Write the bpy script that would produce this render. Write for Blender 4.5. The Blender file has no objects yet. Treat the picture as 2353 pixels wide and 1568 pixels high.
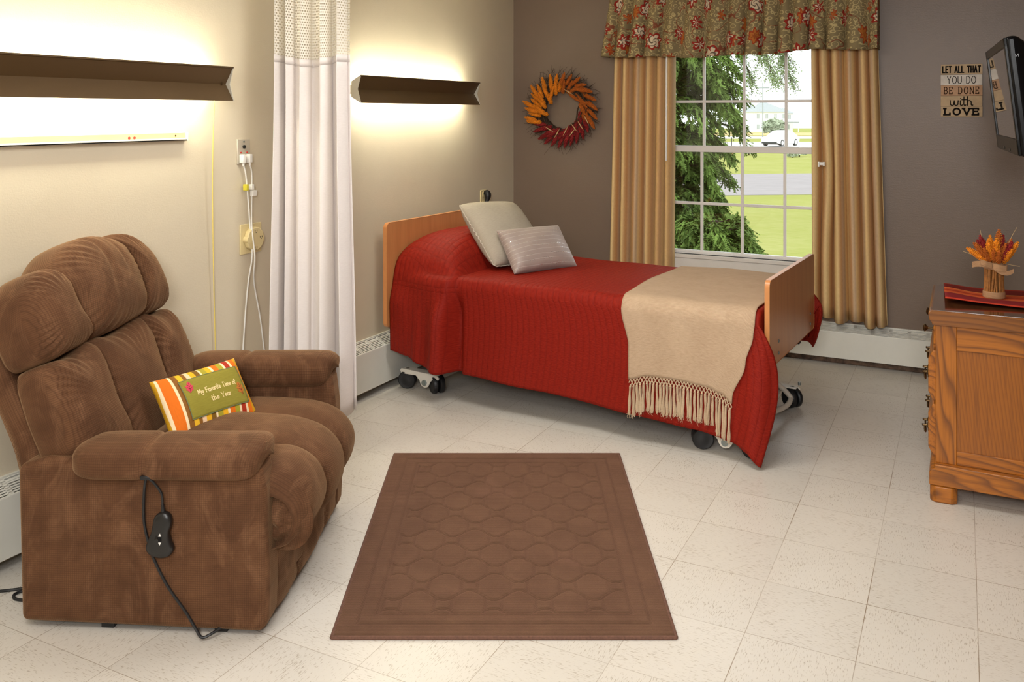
import bpy, bmesh, math, random
from math import sin, cos, pi, sqrt, exp, radians
from mathutils import Vector, Matrix, noise as mnoise
random.seed(11)
SC = bpy.context.scene
COL = SC.collection

# ------------------------------------------------------------------ camera, world, exposure, lights
FPX, CXP, HORP, W, H = 2040.0, 1176.5, 260.0, 2353, 1568
TH = radians(26.9)
CAMZ = 1.535
cam_d = bpy.data.cameras.new('camera')
cam = bpy.data.objects.new('camera', cam_d)
COL.objects.link(cam)
cam.location = (0, 0, CAMZ)
cam.rotation_euler = (pi/2, 0, TH)
cam_d.sensor_width = 36
cam_d.lens = FPX/W*36
cam_d.shift_y = (HORP-H/2)/W
cam_d.clip_end = 2000
SC.camera = cam
SC.view_settings.view_transform = 'Standard'
SC.view_settings.look = 'None'
SC.view_settings.gamma = 1
SC.view_settings.use_curve_mapping = False
SC.view_settings.exposure = 0.0

world = bpy.data.worlds.new('overcast_sky')
SC.world = world
world.use_nodes = True
bgn = world.node_tree.nodes['Background']
bgn.inputs[0].default_value = (0.93, 0.97, 1.0, 1)
bgn.inputs[1].default_value = 2.7

def area(name, loc, sx, sy, power, col, rot=(0, 0, 0)):
    d = bpy.data.lights.new(name, 'AREA')
    d.shape = 'RECTANGLE'; d.size = sx; d.size_y = sy; d.energy = power; d.color = col
    o = bpy.data.objects.new(name, d); COL.objects.link(o)
    o.location = loc; o.rotation_euler = rot
    return o
# added fill light from invented ceiling panels out of view (built further down)
area('added_ceiling_fill', (-1.15, 0.25, 2.395), 1.15, 1.15, 30, (1.0, 0.985, 0.95))
area('added_ceiling_fill', (-1.25, 3.05, 2.395), 1.15, 0.55, 22, (1.0, 0.985, 0.95))
# the photographer's diffused flash, high beside the camera
fl_dir = Vector((-1.15, 4.6, 0.9))-Vector((0.05, -0.75, 2.05))
area('camera_flash', (0.05, -0.75, 2.05), 0.8, 0.6, 34, (1.0, 0.995, 0.985), fl_dir.to_track_quat('-Z', 'Y').to_euler()).data.spread = radians(112)

# ------------------------------------------------------------------ materials
def S(r, g, b):
    def f(c):
        c /= 255.0
        return c/12.92 if c <= 0.04045 else ((c+0.055)/1.055)**2.4
    return (f(r), f(g), f(b), 1.0)

class NT:
    def __init__(s, name):
        s.m = bpy.data.materials.new(name); s.m.use_nodes = True
        s.t = s.m.node_tree; s.b = s.t.nodes['Principled BSDF']
        s.out = s.t.nodes['Material Output']
    def n(s, typ, **kw):
        nd = s.t.nodes.new(typ)
        for k, v in kw.items():
            if k.startswith('i_'):
                key = k[2:]
                key = int(key) if key.isdigit() else key.replace('_', ' ')
                s.set(nd, key, v)
            else: setattr(nd, k, v)
        return nd
    def set(s, nd, key, v):
        if isinstance(v, bpy.types.NodeSocket): s.t.links.new(v, nd.inputs[key])
        else: nd.inputs[key].default_value = v
    def math(s, op, a, b=0.0, c=0.0):
        nd = s.t.nodes.new('ShaderNodeMath'); nd.operation = op
        s.set(nd, 0, a); s.set(nd, 1, b); s.set(nd, 2, c)
        return nd.outputs[0]
    def mix(s, f, a, b, blend='MIX'):
        nd = s.t.nodes.new('ShaderNodeMix'); nd.data_type = 'RGBA'; nd.blend_type = blend
        s.set(nd, 0, f); s.set(nd, 6, a); s.set(nd, 7, b)
        return nd.outputs[2]
    def coord(s, kind='Object', scale=(1, 1, 1), rot=(0, 0, 0), loc=(0, 0, 0)):
        tc = s.t.nodes.new('ShaderNodeTexCoord'); mp = s.t.nodes.new('ShaderNodeMapping')
        mp.inputs['Scale'].default_value = scale; mp.inputs['Rotation'].default_value = rot
        mp.inputs['Location'].default_value = loc
        s.t.links.new(tc.outputs[kind], mp.inputs[0])
        return mp.outputs[0]
    def sep(s, v):
        nd = s.t.nodes.new('ShaderNodeSeparateXYZ'); s.t.links.new(v, nd.inputs[0]); return nd.outputs
    def noise(s, vec, scale, detail=3, rough=0.55, out=0, dist=0.0):
        nd = s.n('ShaderNodeTexNoise', i_Vector=vec, i_Scale=scale, i_Detail=detail, i_Roughness=rough, i_Distortion=dist)
        return nd.outputs[out]
    def ramp(s, fac, stops, interp='LINEAR'):
        nd = s.t.nodes.new('ShaderNodeValToRGB'); nd.color_ramp.interpolation = interp
        s.set(nd, 0, fac)
        el = nd.color_ramp.elements
        while len(el) < len(stops): el.new(0.5)
        for e, (p, c) in zip(el, stops):
            e.position = p; e.color = c if len(c) == 4 else (*c, 1)
        return nd.outputs[0]
    def maprange(s, v, a, b, c, d):
        nd = s.t.nodes.new('ShaderNodeMapRange'); s.set(nd, 0, v)
        for i, x in enumerate((a, b, c, d)): nd.inputs[i+1].default_value = x
        return nd.outputs[0]
    def bump(s, h, strength=0.3, dist=0.002):
        nd = s.n('ShaderNodeBump', i_Height=h, i_Strength=strength, i_Distance=dist)
        s.t.links.new(nd.outputs[0], s.b.inputs['Normal'])
    def base(s, c): s.set(s.b, 'Base Color', c)
    def rough(s, v): s.set(s.b, 'Roughness', v)

def plain(name, col, rough=0.5, metal=0.0, var=0.08, scale=12.0, bump=0.0, bscale=200.0, coat=0.0, spec=0.5, sheen=0.0):
    t = NT(name)
    v = t.coord('Object')
    n = t.noise(v, scale, 4)
    f = t.maprange(n, 0.3, 0.7, 1.0-var, 1.0+var)
    cc = t.n('ShaderNodeCombineColor', i_0=f, i_1=f, i_2=f)
    t.base(t.mix(1.0, col, cc.outputs[0], 'MULTIPLY'))
    t.rough(rough); t.set(t.b, 'Metallic', metal); t.set(t.b, 'Specular IOR Level', spec)
    if coat: t.set(t.b, 'Coat Weight', coat); t.set(t.b, 'Coat Roughness', 0.08)
    if sheen: t.set(t.b, 'Sheen Weight', sheen); t.set(t.b, 'Sheen Roughness', 0.4)
    if bump: t.bump(t.noise(v, bscale, 2), bump, 0.001)
    return t.m

def emit(name, col, strength):
    t = NT(name); t.base((0.9, 0.9, 0.9, 1)); t.set(t.b, 'Emission Color', col); t.set(t.b, 'Emission Strength', strength)
    return t.m

MAT = {}
def wallmat(name, col, rough, bstr):
    t = NT(name); v = t.coord('Object')
    n = t.noise(v, 3.0, 4); f = t.maprange(n, 0.3, 0.7, 0.97, 1.03)
    cc = t.n('ShaderNodeCombineColor', i_0=f, i_1=f, i_2=f)
    t.base(t.mix(1.0, col, cc.outputs[0], 'MULTIPLY')); t.rough(rough)
    a = t.noise(v, 160, 3); b = t.noise(t.coord('Object', (25, 25, 220)), 1.0, 3)
    t.bump(t.math('ADD', a, t.math('MULTIPLY', b, 0.6)), bstr, 0.0015)
    return t.m
MAT['wall_cream'] = wallmat('cream_wall_paint', S(212, 200, 177), 0.55, 0.25)
MAT['wall_taupe'] = wallmat('taupe_wall_paint', S(119, 101, 87), 0.42, 0.35)
MAT['ceiling'] = wallmat('ceiling_white', S(232, 228, 218), 0.8, 0.2)

def floor_mat():
    t = NT('vinyl_tile')
    v = t.coord('Object'); x, y, z = t.sep(v)
    tx = t.math('DIVIDE', t.math('ADD', x, 0.573+30*0.307), 0.307)
    ty = t.math('DIVIDE', t.math('ADD', y, -3.617+30*0.3225), 0.3225)
    fx = t.math('FRACT', tx); fy = t.math('FRACT', ty)
    ix = t.math('FLOOR', tx); iy = t.math('FLOOR', ty)
    par = t.math('MODULO', t.math('ADD', ix, iy), 2.0)
    # streaks: two stretched noises, one per grain direction
    def streak(sx, sy, off):
        vv = t.coord('Object', (sx, sy, 1), (0, 0, 0.12), (off, off, 0))
        a = t.noise(vv, 1.0, 3, 0.6)
        b = t.noise(t.coord('Object', (9, 9, 1), (0, 0, 0), (off*2, 0, 0)), 1.0, 3)
        return a, b
    a1, b1 = streak(290, 50, 3.1); a2, b2 = streak(50, 290, 7.7)
    a = t.n('ShaderNodeMix', i_0=par, i_2=a1, i_3=a2).outputs[0]
    b = t.n('ShaderNodeMix', i_0=par, i_2=b1, i_3=b2).outputs[0]
    st = t.ramp(t.math('ADD', a, t.math('MULTIPLY', t.math('SUBTRACT', b, 0.5), 0.22)), [(0.575, (0, 0, 0)), (0.655, (1, 1, 1))])
    cell = t.n('ShaderNodeTexWhiteNoise', noise_dimensions='2D')
    cv = t.n('ShaderNodeCombineXYZ', i_0=ix, i_1=iy)
    t.set(cell, 'Vector', cv.outputs[0])
    tv = t.maprange(cell.outputs[0], 0, 1, 0.955, 1.03)
    base = t.mix(t.noise(v, 1.6, 3), S(218, 212, 203), S(210, 204, 194))
    tc = t.n('ShaderNodeCombineColor', i_0=tv, i_1=tv, i_2=tv)
    base = t.mix(1.0, base, tc.outputs[0], 'MULTIPLY')
    base = t.mix(t.math('MULTIPLY', st, 0.55), base, S(142, 124, 98))
    def seam(f, size):
        e = t.math('MINIMUM', f, t.math('SUBTRACT', 1.0, f))
        return t.math('LESS_THAN', e, 0.0011/size)
    sm = t.math('MAXIMUM', seam(fx, 0.307), seam(fy, 0.3225))
    sn = t.maprange(t.noise(v, 2.3, 2), 0.4, 0.65, 0.35, 0.95)
    base = t.mix(t.math('MULTIPLY', sm, sn), base, S(128, 106, 78))
    t.base(base)
    t.rough(0.28); t.set(t.b, 'Specular IOR Level', 0.42)
    return t.m
MAT['floor'] = floor_mat()

def cord_mat(name, c1, c2, c3):
    t = NT(name)
    uv = t.coord('UV'); x, y, z = t.sep(uv)
    per = 0.0064
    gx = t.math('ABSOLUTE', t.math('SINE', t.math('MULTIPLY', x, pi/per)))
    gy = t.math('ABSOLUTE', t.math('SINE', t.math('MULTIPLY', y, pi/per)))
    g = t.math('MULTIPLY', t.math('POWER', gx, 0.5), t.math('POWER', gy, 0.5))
    o = t.coord('Object')
    n1 = t.noise(o, 7.0, 4, 0.6, dist=0.6)
    n2 = t.noise(o, 26.0, 3)
    base = t.mix(t.maprange(n1, 0.35, 0.65, 0, 1), c1, c2)
    base = t.mix(t.math('MULTIPLY', t.maprange(t.noise(t.coord('Object', (9, 9, 4), (.3, .5, .2)), 1.0, 4, 0.65, dist=1.2), 0.5, 0.68, 0, 1), 0.75), base, c3)
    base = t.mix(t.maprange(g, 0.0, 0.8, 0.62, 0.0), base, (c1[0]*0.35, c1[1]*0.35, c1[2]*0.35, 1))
    t.base(base); t.rough(0.85); t.set(t.b, 'Specular IOR Level', 0.2)
    t.set(t.b, 'Sheen Weight', 0.45); t.set(t.b, 'Sheen Roughness', 0.35); t.set(t.b, 'Sheen Tint', S(225, 185, 140))
    t.bump(t.math('ADD', g, t.math('MULTIPLY', n2, 1.2)), 0.38, 0.0022)
    return t.m
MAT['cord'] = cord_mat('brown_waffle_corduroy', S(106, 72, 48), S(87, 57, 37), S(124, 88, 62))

def quilt_mat():
    t = NT('quilted_rust_satin')
    uv = t.coord('UV'); x, y, z = t.sep(uv)
    o = t.coord('Object')
    wob = t.math('MULTIPLY', t.math('SUBTRACT', t.noise(o, 14, 2), 0.5), 0.002)
    g = t.math('ABSOLUTE', t.math('SINE', t.math('MULTIPLY', t.math('ADD', x, wob), pi/0.031)))
    g = t.math('POWER', g, 0.28)
    h = t.math('ABSOLUTE', t.math('SINE', t.math('MULTIPLY', t.math('ADD', y, wob), pi/0.031)))
    h = t.math('POWER', h, 0.28)
    head = t.math('MULTIPLY', t.math('LESS_THAN', x, 0.42), t.math('LESS_THAN', y, 0.655))
    h = t.math('ADD', t.math('MULTIPLY', h, head), t.math('MULTIPLY', t.math('SUBTRACT', 1.0, head), 0.9))
    puck = t.noise(t.coord('UV', (70, 150, 1)), 1.0, 3, 0.6)
    hh = t.math('ADD', t.math('MULTIPLY', t.math('MULTIPLY', g, h), 1.0), t.math('MULTIPLY', puck, 0.9))
    lines = t.math('MULTIPLY', t.math('SUBTRACT', 1.0, t.math('MULTIPLY', g, h)), 0.55)
    base = t.mix(t.maprange(puck, 0.35, 0.7, 0, 1), S(128, 27, 17), S(146, 37, 23))
    base = t.mix(lines, base, S(108, 22, 14))
    t.base(base); t.rough(0.55); t.set(t.b, 'Specular IOR Level', 0.1)
    t.set(t.b, 'Sheen Weight', 0.10); t.set(t.b, 'Sheen Roughness', 0.35); t.set(t.b, 'Sheen Tint', S(240, 80, 45))
    t.bump(hh, 0.5, 0.006)
    return t.m
MAT['quilt'] = quilt_mat()

def weave_mat(name, c1, c2, per=0.004, bstr=0.5):
    t = NT(name); uv = t.coord('UV'); x, y, z = t.sep(uv)
    gx = t.math('SINE', t.math('MULTIPLY', x, 2*pi/per)); gy = t.math('SINE', t.math('MULTIPLY', y, 2*pi/(per*0.6)))
    g = t.math('MULTIPLY', gx, gy)
    n = t.noise(t.coord('UV', (40, 260, 1)), 1.0, 3, 0.6); n2 = t.noise(t.coord('UV', (9, 9, 1)), 1.0, 3)
    f = t.math('ADD', t.math('MULTIPLY', n, 0.8), t.math('MULTIPLY', n2, 0.4))
    t.base(t.mix(t.maprange(f, 0.4, 0.8, 0, 1), c1, c2)); t.rough(0.9); t.set(t.b, 'Specular IOR Level', 0.15)
    t.bump(t.math('ADD', g, t.math('MULTIPLY', n, 1.5)), bstr, 0.0015)
    return t.m
MAT['throw'] = weave_mat('beige_knit_throw', S(184, 156, 128), S(206, 179, 150))
MAT['yarn'] = weave_mat('beige_yarn', S(196, 168, 136), S(212, 188, 158))
MAT['burlap'] = weave_mat('tan_burlap', S(168, 128, 92), S(188, 150, 114))
MAT['grey_linen'] = weave_mat('grey_beige_linen', S(168, 158, 142), S(180, 170, 154), 0.002, 0.25)
MAT['hosp'] = weave_mat('white_privacy_cloth', S(230, 222, 218), S(238, 231, 227), 0.003, 0.12)

def satin_pillow():
    t = NT('silver_satin_sequin'); uv = t.coord('UV'); x, y, z = t.sep(uv)
    nw = t.math('MULTIPLY', t.math('SUBTRACT', t.noise(t.coord('UV', (9, 30, 1)), 1.0, 2), 0.5), 0.012)
    ln = t.math('ABSOLUTE', t.math('SUBTRACT', t.math('FRACT', t.math('DIVIDE', t.math('ADD', y, nw), 0.026)), 0.5))
    line = t.math('LESS_THAN', ln, 0.045)
    sq = t.math('GREATER_THAN', t.noise(t.coord('UV', (200, 200, 1)), 1.0, 1), 0.60)
    seg = t.math('GREATER_THAN', t.noise(t.coord('UV', (10, 36, 1)), 1.0, 1), 0.52)
    spark = t.math('MULTIPLY', t.math('MULTIPLY', sq, seg), t.math('LESS_THAN', ln, 0.16))
    base = t.mix(t.noise(t.coord('UV', (12, 12, 1)), 1.0, 3), S(150, 134, 126), S(166, 150, 142))
    base = t.mix(t.math('MULTIPLY', line, 0.5), base, S(205, 194, 186))
    base = t.mix(spark, base, S(235, 232, 230))
    t.base(base); t.rough(t.math('SUBTRACT', 0.42, t.math('MULTIPLY', spark, 0.3))); t.set(t.b, 'Metallic', t.math('MULTIPLY', spark, 0.8))
    t.set(t.b, 'Sheen Weight', 0.2)
    t.bump(t.math('ADD', t.noise(t.coord('UV', (30, 80, 1)), 1.0, 3), t.math('MULTIPLY', line, 0.5)), 0.4, 0.003)
    return t.m
MAT['satin'] = satin_pillow()

def stripe_mat(name, stops, per, rough=0.75, bstr=0.2, axis=0, var=0.15):
    t = NT(name); uv = t.coord('UV'); c = t.sep(uv)
    f = t.math('FRACT', t.math('DIVIDE', c[axis], per))
    base = t.ramp(f, stops, 'CONSTANT' if var < 0.12 else 'LINEAR')
    n = t.noise(t.coord('UV', (300, 60, 1)), 1.0, 3)
    k = t.maprange(n, 0.3, 0.7, 1-var*0.5, 1+var*0.5)
    cc = t.n('ShaderNodeCombineColor', i_0=k, i_1=k, i_2=k)
    t.base(t.mix(1.0, base, cc.outputs[0], 'MULTIPLY')); t.rough(rough); t.set(t.b, 'Specular IOR Level', 0.25)
    t.bump(n, bstr, 0.001)
    return t.m
MAT['drape'] = stripe_mat('tan_striped_drape', [(0, S(222, 190, 136)), (0.16, S(226, 196, 142)), (0.24, S(206, 164, 112)), (0.36, S(196, 148, 100)), (0.44, S(202, 172, 138)), (0.54, S(188, 158, 126)), (0.62, S(222, 188, 132)), (0.78, S(210, 166, 112)), (0.9, S(198, 158, 116)), (1.0, S(222, 190, 136))], 0.155, 0.6)
def hexs(h): return S(int(h[0:2], 16), int(h[2:4], 16), int(h[4:6], 16))
_ps = [('a89a30', 1), ('e8ae22', 1), ('f0d8b0', .5), ('e07018', 1.1), ('a8a030', 1), ('f0d8b0', .5), ('b0341c', 1), ('f0d8b0', .5), ('e07018', 1), ('cf9a1e', .8), ('f0d8b0', .45), ('e07018', 1.7), ('f0d8b0', .5), ('8a5a24', .9), ('e8b42a', .9), ('8a5a24', .6), ('eac8a4', .8), ('e8ae22', 1), ('7d5a1e', .9), ('f0d8b0', .4)]
_tot = sum(w for c, w in _ps); _st = []; _a = 0
for c_, w_ in _ps: _st.append((_a/_tot, hexs(c_))); _a += w_
MAT['fall_stripe'] = stripe_mat('autumn_striped_cotton', _st, 0.34, 0.8, 0.2, 0, 0.08)
MAT['runner'] = stripe_mat('striped_table_runner', [(0, S(176, 52, 30)), (0.05, S(118, 26, 20)), (0.28, S(120, 26, 22)), (0.30, S(222, 140, 70)), (0.325, S(206, 86, 42)), (0.42, S(170, 58, 28)), (0.5, S(204, 84, 40)), (0.585, S(214, 130, 62)), (0.60, S(140, 34, 40)), (0.93, S(150, 36, 44)), (0.95, S(198, 62, 40)), (1.0, S(188, 52, 34))], 0.5, 0.75, 0.25, 1, 0.1)

def valance_mat():
    t = NT('floral_valance_print'); uv = t.coord('UV')
    wn = t.n('ShaderNodeTexNoise', i_Vector=uv, i_Scale=14.0, i_Detail=2.0)
    wsub = t.n('ShaderNodeVectorMath', operation='SUBTRACT', i_0=wn.outputs[1], i_1=(0.5, 0.5, 0.5))
    wsc = t.n('ShaderNodeVectorMath', operation='SCALE', i_0=wsub.outputs[0]); wsc.inputs['Scale'].default_value = 0.05
    wv = t.n('ShaderNodeVectorMath', operation='ADD', i_0=uv, i_1=wsc.outputs[0]).outputs[0]
    base = t.mix(t.noise(uv, 6, 2), S(128, 114, 82), S(142, 126, 92))
    # curled scroll lines
    sv = t.n('ShaderNodeTexVoronoi', i_Vector=uv, i_Scale=34.0, i_Randomness=0.8)
    sr = t.math('FRACT', t.math('ADD', t.math('MULTIPLY', sv.outputs['Distance'], 2.3), t.noise(uv, 30, 1)))
    sl = t.math('LESS_THAN', t.math('ABSOLUTE', t.math('SUBTRACT', sr, 0.5)), 0.12)
    base = t.mix(t.math('MULTIPLY', sl, 0.85), base, S(196, 178, 128))
    # vines
    vn = t.noise(wv, 5.2, 1)
    vl = t.math('LESS_THAN', t.math('ABSOLUTE', t.math('SUBTRACT', vn, 0.52)), 0.005)
    base = t.mix(t.math('MULTIPLY', vl, 0.8), base, S(128, 56, 40))
    def blossom(base, scale, off, rings, stretch, rot):
        vec = t.n('ShaderNodeMapping', i_Vector=wv)
        vec.inputs['Scale'].default_value = stretch; vec.inputs['Location'].default_value = off; vec.inputs['Rotation'].default_value = (0, 0, rot)
        vo = t.n('ShaderNodeTexVoronoi', i_Vector=vec.outputs[0], i_Scale=scale, i_Randomness=0.55)
        loc = t.n('ShaderNodeVectorMath', operation='SUBTRACT', i_0=vec.outputs[0], i_1=vo.outputs['Position'])
        lx, ly, lz = t.sep(loc.outputs[0])
        ang = t.math('ARCTAN2', ly, lx)
        pet = t.math('MULTIPLY', t.math('SINE', t.math('MULTIPLY', ang, 7.0)), 0.055)
        d = t.math('ADD', vo.outputs['Distance'], pet)
        keep = t.math('GREATER_THAN', t.sep(vo.outputs['Color'])[0], 0.12)
        for rad, colr, curl in rings:
            m = t.math('MULTIPLY', t.math('LESS_THAN', d, rad), keep)
            c = colr
            if curl:
                cr = t.math('LESS_THAN', t.math('ABSOLUTE', t.math('SUBTRACT', t.math('FRACT', t.math('ADD', t.math('MULTIPLY', vo.outputs['Distance'], 7.0), t.math('MULTIPLY', ang, 0.48))), 0.5)), 0.16)
                c = t.mix(t.math('MULTIPLY', cr, 0.9), colr, S(84, 70, 58))
            base = t.mix(m, base, c)
        return base
    base = blossom(base, 8.6, (0.37, 0.21, 0), [(0.29, S(158, 62, 34), False), (0.22, S(176, 106, 46), False), (0.10, S(150, 78, 36), False)], (1.35, 0.75, 1), 0.7)
    base = blossom(base, 7.6, (0.11, 0.57, 0), [(0.36, S(150, 42, 32), False), (0.27, S(214, 196, 168), True)], (1.15, 0.85, 1), -0.4)
    t.base(base); t.rough(0.8); t.set(t.b, 'Specular IOR Level', 0.2)
    t.bump(t.noise(uv, 300, 2), 0.15, 0.001)
    return t.m
MAT['valance'] = valance_mat()

def net_mat():
    t = NT('white_curtain_mesh'); uv = t.coord('UV'); x, y, z = t.sep(uv)
    row = t.math('FLOOR', t.math('DIVIDE', y, 0.0125))
    off = t.math('MULTIPLY', t.math('MODULO', row, 2.0), 0.5)
    fx = t.math('SUBTRACT', t.math('FRACT', t.math('ADD', t.math('DIVIDE', x, 0.0100), off)), 0.5)
    fy = t.math('SUBTRACT', t.math('FRACT', t.math('DIVIDE', y, 0.0125)), 0.5)
    d = t.math('ADD', t.math('POWER', t.math('ABSOLUTE', t.math('MULTIPLY', fx, 2.0)), 2.0), t.math('POWER', t.math('ABSOLUTE', t.math('MULTIPLY', fy, 2.0)), 2.0))
    t.set(t.b, 'Alpha', t.math('GREATER_THAN', d, 0.36))
    t.base(S(238, 232, 220)); t.rough(0.8)
    return t.m
MAT['net'] = net_mat()

def oak(name, axis, c1, c2, c3, rough=0.42, coat=0.08, ring=5.5, straight=26.0):
    t = NT(name)
    sc = [1.0, 1.0, 1.0]; sc[axis] = 0.13
    v = t.coord('Object', tuple(sc))
    d = t.noise(v, 11.0, 1, 0.4)
    c = t.sep(v)
    lin = t.math('ADD', t.math('ADD', c[0], c[1]), c[2])
    w = t.math('FRACT', t.math('ADD', t.math('MULTIPLY', d, ring), t.math('MULTIPLY', lin, straight)))
    sf = [130.0]*3; sf[axis] = 4.0
    fib = t.noise(t.coord('Object', tuple(sf)), 1.0, 3, 0.6)
    base = t.mix(t.ramp(w, [(0.0, (0.2,)*3), (0.12, (0, 0, 0)), (0.5, (0.15,)*3), (0.88, (1, 1, 1)), (1.0, (0.2,)*3)]), c1, c2)
    base = t.mix(t.maprange(fib, 0.48, 0.75, 0, 0.8), base, c3)
    t.base(base); t.rough(rough); t.set(t.b, 'Coat Weight', coat); t.set(t.b, 'Coat Roughness', 0.15)
    t.bump(fib, 0.12, 0.001)
    return t.m
OC = (S(176, 104, 24), S(114, 63, 12), S(122, 68, 12))
MAT['oak_z'] = oak('honey_oak_upright_grain', 2, *OC)
MAT['oak_x'] = oak('honey_oak_cross_grain', 0, *OC)
MAT['oak_y'] = oak('honey_oak_long_grain', 1, *OC)
MAT['oak_panel'] = oak('honey_oak_panel', 2, S(158, 91, 17), S(138, 78, 13), S(116, 63, 8), ring=1.6, straight=80)
MAT['oak_top'] = oak('polished_dark_oak_top', 1, S(96, 60, 34), S(78, 48, 26), S(70, 42, 22), 0.10, 0.6)
MAT['oak_edge'] = oak('dark_oak_moulding', 0, S(138, 82, 30), S(108, 62, 22), S(96, 54, 18), 0.25, 0.5)
MAT['maple'] = oak('maple_laminate', 2, S(196, 134, 82), S(188, 126, 76), S(178, 118, 70), 0.35, 0.1, 2, 8)
MAT['maple_edge'] = plain('maple_edge_band', S(206, 138, 82), 0.35, var=0.04)
MAT['strip_wood'] = plain('pale_pine_strip', S(226, 192, 140), 0.5, var=0.06, scale=6)

MAT['white_metal'] = plain('cream_white_steel', S(224, 218, 206), 0.35, 0.0, var=0.03)
MAT['heater'] = plain('heater_enamel', S(222, 220, 210), 0.4, var=0.02)
MAT['heater_dark'] = plain('heater_inside', S(70, 66, 58), 0.8)
MAT['black_rub'] = plain('black_rubber', S(24, 24, 26), 0.45, var=0.1)
MAT['black_plastic'] = plain('black_plastic', S(26, 25, 25), 0.35, var=0.05)
MAT['gloss_black'] = plain('gloss_black_plastic', S(10, 10, 12), 0.22, var=0.02, spec=0.18)
MAT['grey_plastic'] = plain('dark_grey_bezel', S(12, 11, 10), 0.3, var=0.02, spec=0.2)
MAT['white_plastic'] = plain('white_plastic', S(238, 236, 232), 0.35, var=0.02)
MAT['ivory'] = plain('ivory_plastic', S(226, 208, 158), 0.4, var=0.02)
MAT['steel'] = plain('brushed_steel', S(200, 190, 174), 0.4, 0.35, var=0.05)
MAT['bolt'] = plain('zinc_bolt', S(150, 160, 160), 0.35, 0.9)
MAT['brass'] = plain('antique_brass', S(104, 84, 58), 0.32, 0.9, var=0.2, scale=60)
MAT['lamp_brown'] = plain('bronze_lamp_shell', S(90, 68, 40), 0.45, 0.25, var=0.03)
MAT['lamp_cap'] = plain('lamp_end_cap', S(206, 200, 184), 0.5, var=0.02)
MAT['tube'] = emit('fluorescent_tube_glow', (1.0, 0.975, 0.77, 1), 50.0)
MAT['panel_glow'] = emit('added_panel_glow', (1.0, 0.95, 0.88, 1), 4.0)
MAT['win_white'] = plain('white_window_vinyl', S(232, 228, 224), 0.35, var=0.02)
MAT['trim_white'] = plain('white_trim_paint', S(220, 214, 206), 0.4, var=0.03)
MAT['old_base'] = plain('scuffed_brown_baseboard', S(104, 80, 62), 0.7, var=0.7, scale=30)
MAT['twig'] = plain('dry_grapevine', S(62, 44, 28), 0.9, var=0.3, scale=40)
MAT['amar_o'] = plain('golden_amaranth', S(232, 140, 20), 0.8, var=0.2, scale=60)
MAT['amar_d'] = plain('rust_amaranth', S(188, 98, 22), 0.8, var=0.2, scale=60)
MAT['amar_r'] = plain('crimson_amaranth', S(142, 26, 26), 0.8, var=0.25, scale=60)
MAT['straw'] = plain('dry_straw', S(192, 160, 112), 0.8, var=0.2, scale=40)
MAT['stem'] = plain('brown_straw_stem', S(146, 94, 40), 0.75, var=0.35, scale=50)
MAT['lace'] = plain('cream_lace', S(196, 186, 170), 0.8)
MAT['patch'] = weave_mat('olive_felt_patch', S(138, 128, 50), S(152, 142, 60), 0.002, 0.25)
MAT['thread'] = plain('cream_thread', S(240, 216, 160), 0.7)
MAT['teal_thread'] = plain('green_edge_stitch', S(106, 124, 92), 0.8)
MAT['leaf_pink'] = plain('pink_red_felt', S(208, 62, 84), 0.8)
MAT['leaf_orange'] = plain('rust_orange_felt', S(178, 106, 34), 0.8)
MAT['dark_thread'] = plain('dark_red_thread', S(110, 30, 40), 0.8)
MAT['mattress'] = plain('blue_grey_mattress', S(150, 150, 150), 0.7)
MAT['sign_tan'] = plain('sign_plank_tan', S(188, 162, 128), 0.7, var=0.12, scale=30)
MAT['sign_white'] = plain('sign_plank_whitewash', S(214, 206, 196), 0.7, var=0.12, scale=30)
MAT['sign_peach'] = plain('sign_plank_peach', S(190, 150, 116), 0.7, var=0.12, scale=30)
MAT['ink'] = plain('black_sign_paint', S(24, 20, 17), 0.8, spec=0.1)
MAT['ink_brown'] = plain('brown_sign_paint', S(66, 44, 32), 0.8, spec=0.1)
MAT['yellow_string'] = plain('yellow_pull_string', S(232, 208, 110), 0.7)
MAT['tag_yellow'] = plain('yellow_tag', S(220, 208, 60), 0.6)
MAT['silver_mark'] = plain('silver_print', S(120, 120, 124), 0.4)
MAT['red_dot'] = plain('red_mark', S(190, 50, 40), 0.6)

def rug_mat():
    t = NT('brown_carved_pile'); o = t.coord('Object')
    at = t.n('ShaderNodeAttribute', attribute_name='groove')
    n1 = t.noise(o, 9, 4, 0.6, dist=0.8); n2 = t.noise(o, 420, 2); n3 = t.noise(o, 3.2, 3)
    rib = t.math('SINE', t.math('MULTIPLY', t.sep(o)[1], 2*pi/0.006))
    base = t.mix(t.maprange(n1, 0.38, 0.66, 0, 1), S(92, 68, 52), S(103, 77, 59))
    base = t.mix(t.math('MULTIPLY', t.maprange(n3, 0.58, 0.68, 0, 1), 0.35), base, S(120, 88, 72))
    base = t.mix(t.maprange(n2, 0.35, 0.65, 0, 0.35), base, S(78, 52, 40))
    base = t.mix(t.math('MULTIPLY', at.outputs['Fac'], 0.35), base, S(72, 50, 38))  # pile shading in the carved grooves mixed into the colour
    t.base(base); t.rough(0.95); t.set(t.b, 'Specular IOR Level', 0.1)
    t.set(t.b, 'Sheen Weight', 0.35); t.set(t.b, 'Sheen Tint', S(200, 150, 130))
    t.bump(t.math('ADD', n2, t.math('MULTIPLY', rib, 0.25)), 0.6, 0.003)
    return t.m
MAT['rug'] = rug_mat()
MAT['rug_edge'] = plain('rug_edge_binding', S(104, 72, 58), 0.9, var=0.25, scale=150, bump=0.5)

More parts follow.
